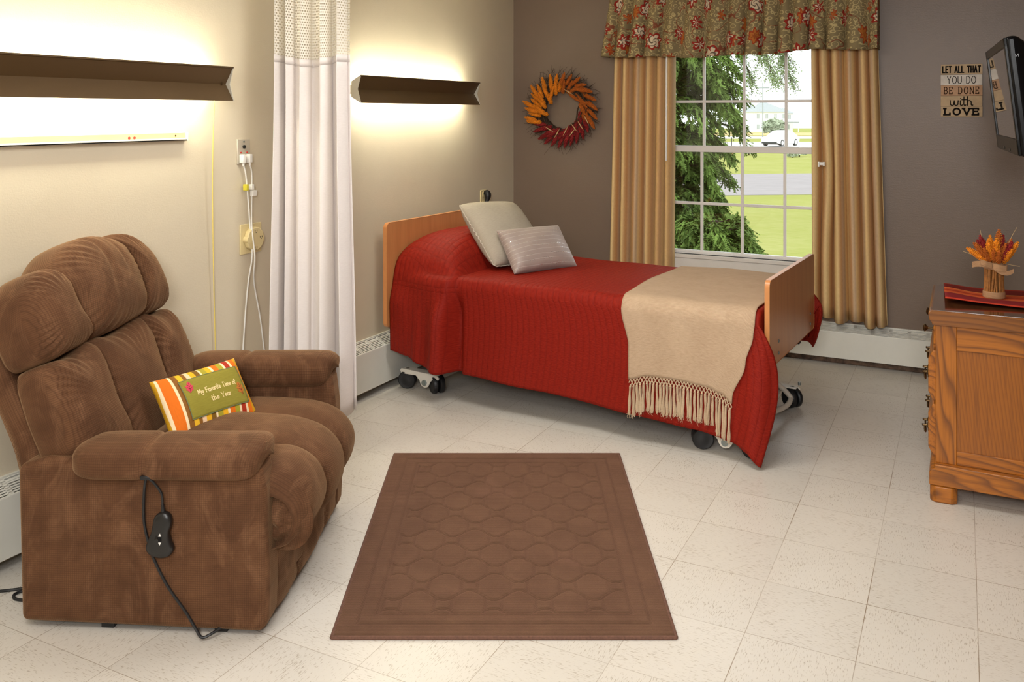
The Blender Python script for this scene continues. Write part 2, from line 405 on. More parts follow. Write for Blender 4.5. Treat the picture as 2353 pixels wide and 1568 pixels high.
def glass_mat(name, rough=0.0):
    t = NT(name); t.t.nodes.remove(t.b)
    fr = t.n('ShaderNodeFresnel'); fr.inputs[0].default_value = 1.45
    tr = t.n('ShaderNodeBsdfTransparent'); tr.inputs[0].default_value = (0.97, 0.98, 0.98, 1)
    gl = t.n('ShaderNodeBsdfGlossy'); gl.inputs['Roughness'].default_value = rough
    mx = t.n('ShaderNodeMixShader', i_0=fr.outputs[0], i_1=tr.outputs[0], i_2=gl.outputs[0])
    t.t.links.new(mx.outputs[0], t.out.inputs[0])
    return t.m
MAT['glass'] = glass_mat('window_glass')
MAT['screen'] = plain('television_screen_glass', S(10, 10, 11), 0.03, var=0.0, coat=1.0)
t_ = MAT['screen'].node_tree.nodes['Principled BSDF']; t_.inputs['Coat Roughness'].default_value = 0.01

def lawn_mat():
    t = NT('lawn_grass'); o = t.coord('Object')
    n1 = t.noise(o, 0.5, 5, 0.65); n2 = t.noise(t.coord('Object', (3, 12, 1)), 1.0, 4, 0.7)
    base = t.mix(t.maprange(n1, 0.35, 0.65, 0, 1), S(150, 153, 86), S(160, 160, 100))
    base = t.mix(t.math('MULTIPLY', t.maprange(n2, 0.45, 0.7, 0, 1), 0.55), base, S(132, 142, 62))
    t.base(base); t.rough(1.0); t.set(t.b, 'Specular IOR Level', 0.0)
    t.bump(n2, 0.5, 0.05)
    return t.m
MAT['lawn'] = lawn_mat()
MAT['asphalt'] = plain('pale_asphalt', S(148, 142, 140), 0.95, var=0.06, scale=1.5, spec=0.1)
MAT['concrete'] = plain('pale_concrete_road', S(196, 190, 184), 0.95, var=0.04, spec=0.1)
MAT['field'] = plain('dry_field_grass', S(196, 172, 124), 1.0, var=0.2, scale=0.6, spec=0.0)
MAT['leaf_dark'] = plain('evergreen_needles', S(92, 114, 50), 0.8, var=0.6, scale=3, spec=0.2)
MAT['leaf_light'] = plain('locust_leaves', S(138, 154, 112), 0.8, var=0.3, scale=2, spec=0.2)
MAT['bark'] = plain('dark_bark', S(70, 56, 44), 0.95, var=0.3, scale=12)
MAT['bush_far'] = plain('hazed_shrub_leaves', S(164, 174, 146), 0.9, var=0.3, scale=3)  # leaf colour lightened to stand in for distance haze
MAT['house_white'] = plain('white_siding', S(244, 244, 242), 0.7, var=0.01)
MAT['roof_grey'] = plain('hazed_grey_shingle', S(160, 166, 164), 0.9, var=0.06, scale=4)  # roof grey raised so it looks washed out by haze
MAT['far_glass'] = plain('hazed_far_window', S(176, 182, 182), 0.3)  # pale glass colour imitates haze over the far windows
MAT['car_white'] = plain('white_car_paint', S(244, 244, 242), 0.2, var=0.0, coat=0.5)
MAT['car_dark'] = plain('car_underside', S(60, 62, 58), 0.7)
MAT['far_orange'] = plain('far_door_orange', S(210, 140, 80), 0.7)
# ------------------------------------------------------------------ helpers
def link(name, me, mat, parent=None, smooth=False):
    o = bpy.data.objects.new(name, me); COL.objects.link(o)
    if mat is not None: me.materials.append(MAT[mat] if isinstance(mat, str) else mat)
    if smooth:
        me.polygons.foreach_set('use_smooth', [True]*len(me.polygons))
    if parent: o.parent = parent
    return o
def mesh_from(name, V, F, mat, parent=None, smooth=False, uv=None):
    me = bpy.data.meshes.new(name)
    me.from_pydata([tuple(v) for v in V], [], F)
    me.validate()
    if uv is not None:
        lay = me.uv_layers.new(name='UVMap')
        for lp in me.loops: lay.data[lp.index].uv = uv[lp.vertex_index]
    me.update()
    return link(name, me, mat, parent, smooth)
def tag(o, label, cat=None, group=None, kind=None):
    if label: o['label'] = label
    if cat: o['category'] = cat
    if group: o['group'] = group
    if kind: o['kind'] = kind
    return o
def thing(name, label, cat, loc=(0, 0, 0), rotz=0.0, group=None, rot=None):
    o = bpy.data.objects.new(name, None); COL.objects.link(o)
    o.empty_display_size = 0.05
    o.location = loc; o.rotation_euler = rot if rot else (0, 0, rotz)
    return tag(o, label, cat, group)
def dup(o, parent=None, loc=None, rot=None, scale=None):
    c = o.copy(); COL.objects.link(c)
    c.parent = parent
    if loc is not None: c.location = loc
    if rot is not None: c.rotation_euler = rot
    if scale is not None: c.scale = scale
    return c

class MB:
    """collects shapes into one mesh"""
    def __init__(s): s.V = []; s.F = []; s.UV = []
    def add(s, V, F, uv=None):
        b = len(s.V); s.V += [Vector(v) for v in V]; s.F += [tuple(i+b for i in f) for f in F]
        s.UV += list(uv) if uv is not None else [(v[0]+v[1], v[2]) for v in V]
        return s
    def box(s, x0, x1, y0, y1, z0, z1):
        V = [(x, y, z) for x in (x0, x1) for y in (y0, y1) for z in (z0, z1)]
        F = [(0, 1, 3, 2), (4, 6, 7, 5), (0, 4, 5, 1), (2, 3, 7, 6), (0, 2, 6, 4), (1, 5, 7, 3)]
        return s.add(V, F)
    def prism(s, poly, axis, a, b, center=True):
        """polygon (2D) extruded along axis from a to b. axis 0: poly=(y,z); 1: poly=(x,z); 2: poly=(x,y)"""
        def P(p, t): return [(t, p[0], p[1]), (p[0], t, p[1]), (p[0], p[1], t)][axis]
        n = len(poly)
        V = [P(p, a) for p in poly]+[P(p, b) for p in poly]
        F = [tuple(range(n))[::-1], tuple(range(n, 2*n))]
        F += [(i, (i+1) % n, n+(i+1) % n, n+i) for i in range(n)]
        return s.add(V, F)
    def cyl(s, p0, p1, r0, r1=None, seg=12, caps=True):
        r1 = r0 if r1 is None else r1
        p0 = Vector(p0); p1 = Vector(p1); d = (p1-p0).normalized()
        a = d.orthogonal().normalized(); b = d.cross(a)
        V = []; F = []
        for p, r in ((p0, r0), (p1, r1)):
            V += [p+a*cos(2*pi*i/seg)*r+b*sin(2*pi*i/seg)*r for i in range(seg)]
        F = [(i, (i+1) % seg, seg+(i+1) % seg, seg+i) for i in range(seg)]
        if caps: F += [tuple(range(seg))[::-1], tuple(range(seg, 2*seg))]
        return s.add(V, F)
    def tube(s, pts, r, seg=8, sub=6, rfun=None):
        P = catmull(pts, sub)
        V = []; F = []; up = None
        n = len(P)
        for i, p in enumerate(P):
            d = (P[min(i+1, n-1)]-P[max(i-1, 0)])
            d = d.normalized() if d.length > 1e-9 else Vector((0, 0, 1))
            if up is None: up = d.orthogonal().normalized()
            a = (up-d*up.dot(d))
            a = a.normalized() if a.length > 1e-6 else d.orthogonal().normalized()
            up = a; b = d.cross(a)
            rr = r*(rfun(i/(n-1)) if rfun else 1)
            V += [p+a*cos(2*pi*k/seg)*rr+b*sin(2*pi*k/seg)*rr for k in range(seg)]
        for i in range(n-1):
            F += [(i*seg+k, i*seg+(k+1) % seg, (i+1)*seg+(k+1) % seg, (i+1)*seg+k) for k in range(seg)]
        F += [tuple(range(seg))[::-1], tuple(range((n-1)*seg, n*seg))]
        return s.add(V, F)
    def lathe(s, prof, c=(0, 0, 0), axis=2, seg=24):
        V = []; F = []; c = Vector(c); n = len(prof)
        for (r, h) in prof:
            for k in range(seg):
                q = 2*pi*k/seg
                v = [(h, r*cos(q), r*sin(q)), (r*sin(q), h, r*cos(q)), (r*cos(q), r*sin(q), h)][axis]
                V.append(c+Vector(v))
        for i in range(n-1):
            F += [(i*seg+k, i*seg+(k+1) % seg, (i+1)*seg+(k+1) % seg, (i+1)*seg+k) for k in range(seg)]
        F += [tuple(range(seg))[::-1], tuple(range((n-1)*seg, n*seg))]
        return s.add(V, F)
    def build(s, name, mat, parent=None, smooth=False, bevel=0.0, bseg=2, angle=True):
        o = mesh_from(name, s.V, s.F, mat, parent, smooth, s.UV)
        if bevel:
            m = o.modifiers.new('edge', 'BEVEL'); m.width = bevel; m.segments = bseg; m.limit_method = 'ANGLE'; m.angle_limit = radians(35)
        if smooth or bevel:
            o.data.polygons.foreach_set('use_smooth', [True]*len(o.data.polygons))
            if angle: o.data.set_sharp_from_angle(angle=radians(42))
        return o

def catmull(pts, sub=6, closed=False):
    P = [Vector(p) for p in pts]; n = len(P)
    if n == 2 and not closed: return P
    out = []
    m = n if closed else n-1
    for i in range(m):
        if closed: a, b, c, d = P[(i-1) % n], P[i], P[(i+1) % n], P[(i+2) % n]
        else: a, b, c, d = P[max(i-1, 0)], P[i], P[i+1], P[min(i+2, n-1)]
        for k in range(sub):
            t = k/sub
            out.append(0.5*((2*b)+(c-a)*t+(2*a-5*b+4*c-d)*t*t+(3*b-a-3*c+d)*t**3))
    if not closed: out.append(P[-1])
    return out
def resample(P, n, closed=True):
    Q = P+[P[0]] if closed else P
    L = [0]
    for i in range(1, len(Q)): L.append(L[-1]+(Q[i]-Q[i-1]).length)
    out = []; j = 0; m = n if closed else n-1
    for i in range(n):
        t = L[-1]*i/m
        while j < len(L)-2 and L[j+1] < t: j += 1
        f = (t-L[j])/max(L[j+1]-L[j], 1e-9)
        out.append(Q[j].lerp(Q[j+1], min(max(f, 0), 1)))
    return out

def grid(name, fn, nu, nv, mat, parent=None, uv=None, smooth=True, thick=0.0, off=0.0, close_u=False, tri=False):
    V = []; UV = []; F = []
    for i in range(nu+1):
        for j in range(nv+1):
            a, b = i/nu, j/nv
            V.append(fn(a, b)); UV.append(uv(a, b) if uv else (a, b))
    for i in range(nu):
        for j in range(nv):
            q = i*(nv+1)+j
            F.append((q, q+nv+1, q+nv+2, q+1))
    o = mesh_from(name, V, F, mat, parent, smooth, UV)
    if thick:
        m = o.modifiers.new('cloth', 'SOLIDIFY'); m.thickness = thick; m.offset = off
    return o

def cushion(name, outline, T, depth, frame, mat, parent, nseg=240, nr=18, p=2.4, q=0.5, gather=0.0, gf=26, bias=None, extra=None, back=0.9):
    """puffed upholstered cushion. outline 2D (x,y); T puff height; depth side depth; frame = (O, ex, ey, ez)"""
    O, ex, ey, ez = [Vector(a) for a in frame]
    P = resample(catmull([(a[0], a[1], 0) for a in outline], 8, True), nseg)
    c = sum(P, Vector())/nseg
    V = []; UV = []; F = []
    def put(x, y, z):
        V.append(O+ex*x+ey*y+ez*z)
    def hgt(r, k, pt):
        h = T*max(0.0, 1-r**p)**q
        if gather: h += gather*sin(gf*2*pi*k/nseg+2.5*sin(2*pi*k/nseg*5+1))*(.55+.45*sin(2*pi*k/nseg*3+gf))*(r**6)*(1-r**16)
        if extra: h += extra(pt.x, pt.y, r)
        return h
    put(c.x, c.y, hgt(0, 0, c)); UV.append((c.x, c.y))
    for i in range(1, nr+1):
        r = sin(pi/2*i/nr)
        for k in range(nseg):
            pt = c.lerp(P[k], r)
            put(pt.x, pt.y, hgt(r, k, pt)); UV.append((pt.x, pt.y))
    rings = [(1.012, -0.25*depth), (1.015, -0.55*depth), (1.0, -0.85*depth), (back, -depth)]
    for sc_, dz in rings:
        for k in range(nseg):
            pt = c.lerp(P[k], sc_)
            put(pt.x, pt.y, dz); UV.append((pt.x-dz, pt.y+dz))
    put(c.x, c.y, -depth); UV.append((c.x, c.y))
    for k in range(nseg): F.append((0, 1+k, 1+(k+1) % nseg))
    tot = nr+len(rings)
    for i in range(tot-1):
        b0 = 1+i*nseg; b1 = b0+nseg
        for k in range(nseg): F.append((b0+k, b1+k, b1+(k+1) % nseg, b0+(k+1) % nseg))
    b0 = 1+(tot-1)*nseg; e = len(V)-1
    for k in range(nseg): F.append((b0+k, e, b0+(k+1) % nseg))
    return mesh_from(name, V, F, mat, parent, True, UV)

def pillow_fn(w, h, T, pinch=0.06, ex=0.42, rc=0.0):
    def f(u, v, side=1, lift=0.0):
        x = w/2*u*(1-pinch*(1-v*v)*u*u)*(1-rc*v**6)
        y = h/2*v*(1-pinch*(1-u*u)*v*v)*(1-rc*u**6)
        z = side*(T/2*(max(0.0, (1-u*u))*max(0.0, (1-v*v)))**ex+lift)
        return Vector((x, y, z))
    return f
def pillow(name, w, h, T, mat, parent, M, n=26, pinch=0.06, ex=0.42, wr=0.0, seed=0, rc=0.0):
    f = pillow_fn(w, h, T, pinch, ex, rc)
    V = []; UV = []; F = []
    for side in (1, -1):
        b = len(V)
        for i in range(n+1):
            for j in range(n+1):
                u = sin(pi/2*(2*i/n-1)); v = sin(pi/2*(2*j/n-1))
                p = f(u, v, side)
                if wr:
                    k = mnoise.noise(Vector((p.x*9+seed, p.y*9, side)))
                    p.z += side*wr*k*min(1, 6*(1-u*u)*(1-v*v))
                V.append(M @ p); UV.append((p.x, p.y))
        for i in range(n):
            for j in range(n):
                q = b+i*(n+1)+j
                F.append((q, q+n+1, q+n+2, q+1) if side > 0 else (q, q+1, q+n+2, q+n+1))
    o = mesh_from(name, V, F, mat, parent, True, UV)
    bm = bmesh.new(); bm.from_mesh(o.data); bmesh.ops.remove_doubles(bm, verts=bm.verts, dist=1e-5); bm.to_mesh(o.data); bm.free()
    return o, f
def frame_matrix(O, ex, ey):
    ex = Vector(ex).normalized(); ez = ex.cross(Vector(ey)).normalized(); ey = ez.cross(ex)
    M = Matrix((ex, ey, ez)).transposed().to_4x4(); M.translation = Vector(O)
    return M

# stroke lettering -------------------------------------------------
def arc(cx, cy, rx, ry, a0, a1, n=14):
    return [(cx+rx*cos(radians(a0+(a1-a0)*i/n)), cy+ry*sin(radians(a0+(a1-a0)*i/n))) for i in range(n+1)]
G = {
 'L': (.58, [[(0, 1), (0, 0), (.58, 0)]]), 'E': (.56, [[(.56, 1), (0, 1), (0, 0), (.56, 0)], [(0, .52), (.46, .52)]]),
 'T': (.66, [[(0, 1), (.66, 1)], [(.33, 1), (.33, 0)]]), 'A': (.72, [[(0, 0), (.36, 1), (.72, 0)], [(.13, .34), (.59, .34)]]),
 'H': (.64, [[(0, 0), (0, 1)], [(.64, 0), (.64, 1)], [(0, .52), (.64, .52)]]), 'Y': (.66, [[(0, 1), (.33, .48), (.66, 1)], [(.33, .48), (.33, 0)]]),
 'O': (.76, [arc(.38, .5, .38, .5, 90, 450, 26)]), 'U': (.64, [[(0, 1)]+arc(.32, .32, .32, .32, 180, 360)+[(.64, 1)]]),
 'D': (.64, [[(0, 0), (0, 1), (.25, 1)]+arc(.25, .5, .39, .5, 90, -90)+[(0, 0)]]),
 'B': (.58, [[(0, 0), (0, 1), (.28, 1)]+arc(.28, .76, .26, .24, 90, -90)+[(0, .52)], [(.28, .52)]+arc(.28, .26, .3, .26, 90, -90)+[(0, 0)]]),
 'N': (.66, [[(0, 0), (0, 1), (.66, 0), (.66, 1)]]), 'V': (.7, [[(0, 1), (.35, 0), (.7, 1)]]),
 'w': (.86, [[(0, .58), (.02, .2)]+arc(.2, .18, .18, .18, 180, 330, 8)+[(.42, .56)], [(.42, .56), (.44, .2)]+arc(.62, .18, .18, .18, 180, 350, 8)+[(.82, .56), (.92, .5)]]),
 'i': (.2, [[(.1, .56), (.08, .14)]+arc(.2, .14, .12, .14, 180, 320, 6), [(.1, .78), (.12, .8)]]),
 't': (.34, [[(.16, 1), (.14, .14)]+arc(.26, .14, .12, .14, 180, 320, 6), [(-.06, .66), (.42, .66)]]),
 'h': (.62, [[(.08, 0), (.08, 1.02)], [(.08, .3)]+arc(.27, .36, .19, .2, 180, 0, 10)+[(.46, .12)]+arc(.56, .12, .1, .12, 180, 320, 5)]),
 'M': (.8, [[(0, 0), (.1, .95), (.38, .3), (.68, .98), (.8, 0)]]), 'y': (.46, [[(0, .58), (.06, .24), (.26, .18), (.42, .55)], [(.44, .6), (.36, -.1), (.16, -.28), (.02, -.14)]]),
 'F': (.54, [[(.06, 0), (0, .98), (.56, 1)], [(.02, .5), (.44, .54)]]), 'a': (.44, [arc(.2, .28, .2, .27, 20, 380, 16), [(.42, .56), (.42, .06), (.5, 0)]]),
 'v': (.42, [[(0, .56), (.2, 0), (.42, .58)]]), 'o': (.42, [arc(.21, .28, .21, .28, 90, 450, 18)]), 'r': (.34, [[(.04, .56), (.06, 0)], [(.06, .34), (.2, .54), (.36, .5)]]),
 'e': (.42, [[(.04, .28), (.4, .32)]+arc(.22, .3, .19, .27, 10, 320, 14)]), 'm': (.72, [[(0, .55), (.02, 0)], [(.02, .4), (.18, .56), (.32, .44), (.34, 0)], [(.34, .4), (.5, .56), (.66, .44), (.7, 0)]]),
 'f': (.34, [[(.4, .86), (.26, 1), (.14, .84), (.12, -.06)], [(-.04, .5), (.34, .54)]]), ' ': (.38, []),
}
def text_strokes(txt, h, gap=.2, serif=0.0, xs=1.0):
    x = 0; out = []
    for ch in txt:
        w, st = G[ch]
        for s in st: out.append([((x+p[0]*xs)*h, p[1]*h) for p in s])
        if serif and ch in 'LETAHYDBNVUO' and ch != 'O':
            ends = {'L': [(0, 1), (0, 0)], 'E': [(0, 1), (0, 0)], 'T': [(.33, 0)], 'A': [(0, 0), (.72, 0)], 'D': [(0, 1), (0, 0)], 'B': [(0, 1), (0, 0)], 'N': [(0, 0), (0, 1), (.66, 1)], 'V': [(0, 1), (.7, 1)], 'H': [], 'Y': [], 'U': []}[ch]
            for (a, b) in ends: out.append([((x+(a-serif)*xs)*h, b*h), ((x+(a+serif)*xs)*h, b*h)])
            if ch == 'L': out.append([(x+.58*xs)*h, 0] and [((x+.58*xs)*h, 0), ((x+.58*xs)*h, .24*h)])
            if ch == 'E': out += [[((x+.56*xs)*h, 0), ((x+.56*xs)*h, .22*h)], [((x+.56*xs)*h, h), ((x+.56*xs)*h, .78*h)]]
        x += w*xs+gap
    return out, (x-gap)*h
def ribbons(mb, strokes, wid, mapf, hgt=0.0012):
    for st in strokes:
        for i in range(len(st)-1):
            (x0, y0), (x1, y1) = st[i], st[i+1]
            dx, dy = x1-x0, y1-y0; L = sqrt(dx*dx+dy*dy) or 1e-6
            dx /= L; dy /= L; e = wid*0.42
            x0 -= dx*e; y0 -= dy*e; x1 += dx*e; y1 += dy*e
            nx, ny = -dy*wid/2, dx*wid/2
            c = [(x0+nx, y0+ny), (x0-nx, y0-ny), (x1-nx, y1-ny), (x1+nx, y1+ny)]
            hk = hgt*(1+.02*(len(mb.V)//8 % 23))
            V = [mapf(a, b, -.0002) for a, b in c]+[mapf(a, b, hk) for a, b in c]
            mb.add(V, [(3, 2, 1, 0), (4, 5, 6, 7), (0, 1, 5, 4), (1, 2, 6, 5), (2, 3, 7, 6), (3, 0, 4, 7)])
    return mb
def sstep(a, b, x):
    t = min(max((x-a)/(b-a), 0), 1); return t*t*(3-2*t)
def gauss(x, s): return exp(-(x/s)**2)
# ------------------------------------------------------------------ room shell
XL, YB, XR, YF, ZC = -2.92, 5.78, 0.42, -1.7, 2.44
WX0, WX1, WZ0, WZ1 = -1.86, -0.70, 0.60, 2.10        # window opening
def struct(mb, name, mat, label, cat, bevel=0.0):
    o = mb.build(name, mat, None, bevel=bevel); return tag(o, label, cat, None, 'structure')
struct(MB().box(XL-.1, XR+.1, YF-.1, YB+.14, -.1, 0), 'floor', 'floor', 'cream vinyl tile floor with brown flecks in alternating directions', 'floor')
struct(MB().box(XL-.1, XR+.1, YF-.1, YB+.14, ZC, ZC+.1), 'ceiling', 'ceiling', 'white ceiling above the room', 'ceiling')
struct(MB().box(XL-.1, XL, YF-.1, YB+.14, 0, ZC), 'wall_left', 'wall_cream', 'cream painted wall behind the recliner and bed head', 'wall')
struct(MB().box(XR, XR+.1, YF-.1, YB+.14, 0, ZC), 'wall_right', 'wall_taupe', 'taupe wall behind the dresser and television', 'wall')
struct(MB().box(XL, XR, YF-.1, YF, 0, ZC), 'wall_front', 'wall_cream', 'cream wall opposite the window', 'wall')
wb = MB()
wb.box(XL, WX0, YB, YB+.14, 0, ZC).box(WX1, XR, YB, YB+.14, 0, ZC).box(WX0, WX1, YB, YB+.14, 0, WZ0).box(WX0, WX1, YB, YB+.14, WZ1, ZC)
struct(wb, 'wall_back', 'wall_taupe', 'taupe painted wall around the window', 'wall')
struct(MB().box(-2.9, XR, YB-.016, YB, 0, 0.045), 'baseboard_back', 'old_base', 'scuffed brown strip of baseboard below the window wall heater', 'baseboard', .003)

# window: frame, sashes with muntins, panes, sill
win = thing('window_1', 'white double-hung window with grid panes between tan curtains', 'window', (0, 0, 0)); win['kind'] = 'structure'
fr = MB()
for (a, b, c, d) in ((WX0, WX0+.035, WZ0, WZ1), (WX1-.035, WX1, WZ0, WZ1), (WX0, WX1, WZ1-.035, WZ1), (WX0, WX1, WZ0, WZ0+.012)):
    fr.box(a, b, YB+.02, YB+.13, c, d)
fr.build('window_frame', 'win_white', win, bevel=.003)
def sash(y0, y1, z0, z1, top, bot, xs, zs, name, bar=.018):
    m = MB()
    m.box(WX0+.03, WX0+.065, y0, y1, z0, z1).box(WX1-.065, WX1-.03, y0, y1, z0, z1)
    m.box(WX0+.03, WX1-.03, y0, y1, z1-top, z1).box(WX0+.03, WX1-.03, y0, y1, z0, z0+bot)
    for x in xs: m.box(x-bar/2, x+bar/2, y0+.008, y1-.008, z0, z1)
    for z in zs: m.box(WX0+.03, WX1-.03, y0+.0065, y1-.0065, z-bar/2, z+bar/2)
    s = m.build(name, 'win_white', win, bevel=.002)
    MB().box(WX0+.04, WX1-.04, (y0+y1)/2-.002, (y0+y1)/2+.002, z0+bot*.5, z1-top*.5).build('window_pane', 'glass', s)
    return s
sash(YB+.085, YB+.115, 1.275, 2.08, .04, .042, [-1.541, -1.275, -1.009], [1.612], 'upper_sash')
sash(YB+.045, YB+.075, 0.602, 1.317, .040, .018, [-1.546, -1.279, -1.010], [0.934], 'lower_sash')
MB().box(WX0-.03, WX1+.03, YB-.02, YB+.06, 0.575, 0.60).build('window_sill', 'trim_white', win, bevel=.004)
MB().box(WX0-.03, WX1+.03, YB-.012, YB, 0.45, 0.575).build('window_apron', 'trim_white', win, bevel=.003)

# ceiling panels added out of view to give the room fill light
for (x, y, sx, sy, lab) in ((-1.15, .25, 1.2, 1.2, 'large square ceiling panel added as fill light near the wall opposite the window'), (-1.25, 2.75, 1.2, .6, 'narrow ceiling panel added as fill light over the middle of the room')):
    t = thing('added_fill_panel', lab, 'light', (x, y, ZC), group='added ceiling fill panels')
    f = MB()
    f.box(-sx/2, sx/2, -sy/2, -sy/2+.03, -.03, 0).box(-sx/2, sx/2, sy/2-.03, sy/2, -.03, 0).box(-sx/2, -sx/2+.03, -sy/2, sy/2, -.03, 0).box(sx/2-.03, sx/2, -sy/2, sy/2, -.03, 0)
    f.build('frame', 'white_metal', t)
    MB().box(-sx/2+.03, sx/2-.03, -sy/2+.03, sy/2-.03, -.012, -.004).build('diffuser', 'panel_glow', t)

# ------------------------------------------------------------------ baseboard heaters
def heater(name, L, label, loc, rotz, top_h, y_off=.045):
    """runs along local x from 0 to L, back on local y=0, front toward -y"""
    t = thing(name, label, 'heater', loc, rotz, 'baseboard heaters')
    d = .078; fh = top_h-.045
    b = MB(); b.box(0, L, -d, -d+.003, y_off, fh)
    b.prism([(-d, fh), (-d+.002, fh+.004), (-d+.006, fh+.004), (-d+.006, fh-.006)], 0, 0, L)
    b.build('front_panel', 'heater', t, bevel=.0015)
    MB().box(0, L, -.012, 0, .03, top_h).build('back_plate', 'heater', t)
    # sloped louvre grille
    g = MB(); n = max(2, int(L/.098)); w = L/n
    y0, z0, y1, z1 = -d+.004, fh, -.004, top_h
    def P(x, f, o=0): return (x, y0+(y1-y0)*f, z0+(z1-z0)*f+o)
    def bar(xa, xb, fa, fb):
        V = [P(xa, fa), P(xb, fa), P(xb, fb), P(xa, fb), P(xa, fa, -.002), P(xb, fa, -.002), P(xb, fb, -.002), P(xa, fb, -.002)]
        g.add(V, [(0, 1, 2, 3), (7, 6, 5, 4), (0, 4, 5, 1), (1, 5, 6, 2), (2, 6, 7, 3), (3, 7, 4, 0)])
    bar(0, L, 0, .06); bar(0, L, .68, .77); bar(0, L, .95, 1.0)
    bar(0, L, .85, .88)
    for k in range(5): bar(0, L, .12+k*.118, .12+k*.118+.06)
    for k in range(n+1): bar(max(0, k*w-.009), min(L, k*w+.009), 0, 1)
    g.build('grille', 'heater', t)
    MB().box(.005, L-.005, -d+.012, -.014, .05, fh-.01).build('heating_core', 'heater_dark', t)
    return t
# back wall: local x along +X, front toward -Y
heater('baseboard_heater', 3.1, 'white baseboard heater along the window wall below the curtains', (-2.78, YB, 0), 0, .248)
# left wall: front toward +X  -> rotate so local -y = +X : rotz = +90deg gives local x -> +Y, local -y -> +X
heater('baseboard_heater', 2.05, 'white baseboard heater on the cream wall between privacy curtain and bed', (XL, 3.55, 0), pi/2, .297)
heater('baseboard_heater', 2.6, 'white baseboard heater on the cream wall behind the recliner', (XL, 0.6, 0), pi/2, .297)
# ------------------------------------------------------------------ wall lamps
def wall_lamp(loc, label, string=False):
    t = thing('wall_lamp', label, 'lamp', loc, 0, 'bronze wall lamps')
    L = 1.29; z0 = loc[2]
    ft, cr, fb = (.12, .075), (.075, 0), (.12, -.072)
    def panel(a, b, name):
        d = Vector((b[0]-a[0], 0, b[1]-a[1])).normalized(); n = Vector((d.z, 0, -d.x))*.003
        poly = [a, b, (b[0]-abs(n.x), b[1]), (a[0]-abs(n.x), a[1])]
        MB().prism(poly, 1, .003, L-.003).build(name, 'lamp_brown', t)
    panel(ft, cr, 'upper_shade'); panel(fb, cr, 'lower_shade')
    MB().prism([(ft[0], ft[1]), (ft[0]-.004, ft[1]-.001), (ft[0]-.004, ft[1]-.008), (ft[0], ft[1]-.006)], 1, 0, L).build('shade_lip', 'lamp_brown', t)
    for y in (0, L-.004):
        MB().prism([(.121, .076), (.098, 0), (.121, -.073), (.058, -.040), (.058, .042)], 1, y, y+.004).build('end_cap', 'lamp_cap', t)
    MB().box(0, .05, .05, L-.05, -.025, .025).build('backbone', 'lamp_cap', t, bevel=.003)
    for y in (.03, L-.03): MB().cyl((.08, y, 0), (.082, y, 0), .005).build('screw', 'brass', t)
    for dz in (.044, -.044):
        MB().cyl((.074, .05, dz), (.074, L-.05, dz), .011, seg=14).build('fluorescent_tube', 'tube', t, True)
    if string:
        s = MB(); s.tube([(.05, L-.045, -.05), (.035, L-.04, -.4), (.02, L-.02, -.8), (.012, L+.0, -1.19)], .0022, 6)
        s.build('pull_string', 'yellow_string', t, True)
    return t
wall_lamp((XL, 1.581, 1.660), 'long bronze wall lamp above the recliner with a yellow pull string', True)
wall_lamp((XL, 3.775, 1.660), 'bronze wall lamp over the bed head right of the privacy curtain')

# wooden strip below the first lamp
t = thing('wall_rail', 'thin pale wooden strip with white lip on the wall below the long lamp', 'rail', (XL, 1.1, 1.437))
MB().box(0, .012, 0, 1.604, -.012, .016).build('wood_strip', 'strip_wood', t, bevel=.001)
MB().box(0, .022, 0, 1.604, -.017, -.011).box(.018, .022, 0, 1.604, -.017, -.006).build('metal_lip', 'white_metal', t, bevel=.001)
MB().box(0, .024, 1.604, 1.608, -.018, .018).build('end_clip', 'white_metal', t)
r = MB()
for y in (1.32, 1.345): r.cyl((.0125, y, .0), (.0135, y, .0), .006, seg=10)
r.build('red_sticker', 'red_dot', t)
MB().cyl((.0125, 1.55, .004), (.0135, 1.55, .004), .004, seg=8).build('nail', 'brass', t)

# nurse call plate and cords
t = thing('nurse_call_plate', 'brushed steel nurse call plate on the cream wall with two white plugs', 'wall plate', (XL, 3.048, 1.360))
MB().box(0, .006, -.040, .040, -.057, .057).build('steel_plate', 'steel', t, bevel=.002)
MB().cyl((.006, 0, .022), (.012, 0, .022), .008).build('reset_button', 'black_plastic', t, True)
MB().cyl((.006, 0, .045), (.009, 0, .045), .004).build('screw', 'bolt', t, True)
for y in (-.019, .019): MB().cyl((.006, y, -.004), (.010, y, -.004), .0035).build('indicator', 'red_dot', t, True)
def cord(label, plug_y, pts, clipf):
    t = thing('nurse_call_cable', label, 'cable', (XL, 3.048, 1.360), group='white nurse call cables')
    MB().box(.0065, .030, plug_y-.011, plug_y+.011, -.052, -.012).cyl((.022, plug_y, -.05), (.022, plug_y, -.068), .006, .004).build('plug', 'white_plastic', t, bevel=.004)
    MB().tube([(.022, plug_y, -.06)]+pts, .0034, 8).build('cable', 'white_plastic', t, True)
    clipf(t)
def px2(x, y, o=.02): return (o, (x-557)*.00275+.0, 1.535-(y-260)*.001976-1.360)
cord('white nurse call cord with a small yellow tag, plugged in on the left', -.019, [px2(556, 400), px2(561, 450), px2(566, 520), px2(567, 590, .03), px2(562, 650), px2(554, 740), px2(550, 850), px2(556, 950, .05)],
     lambda t: MB().box(.012, .034, -.012, .003, -.176, -.148).build('tag', 'tag_yellow', t, bevel=.002))
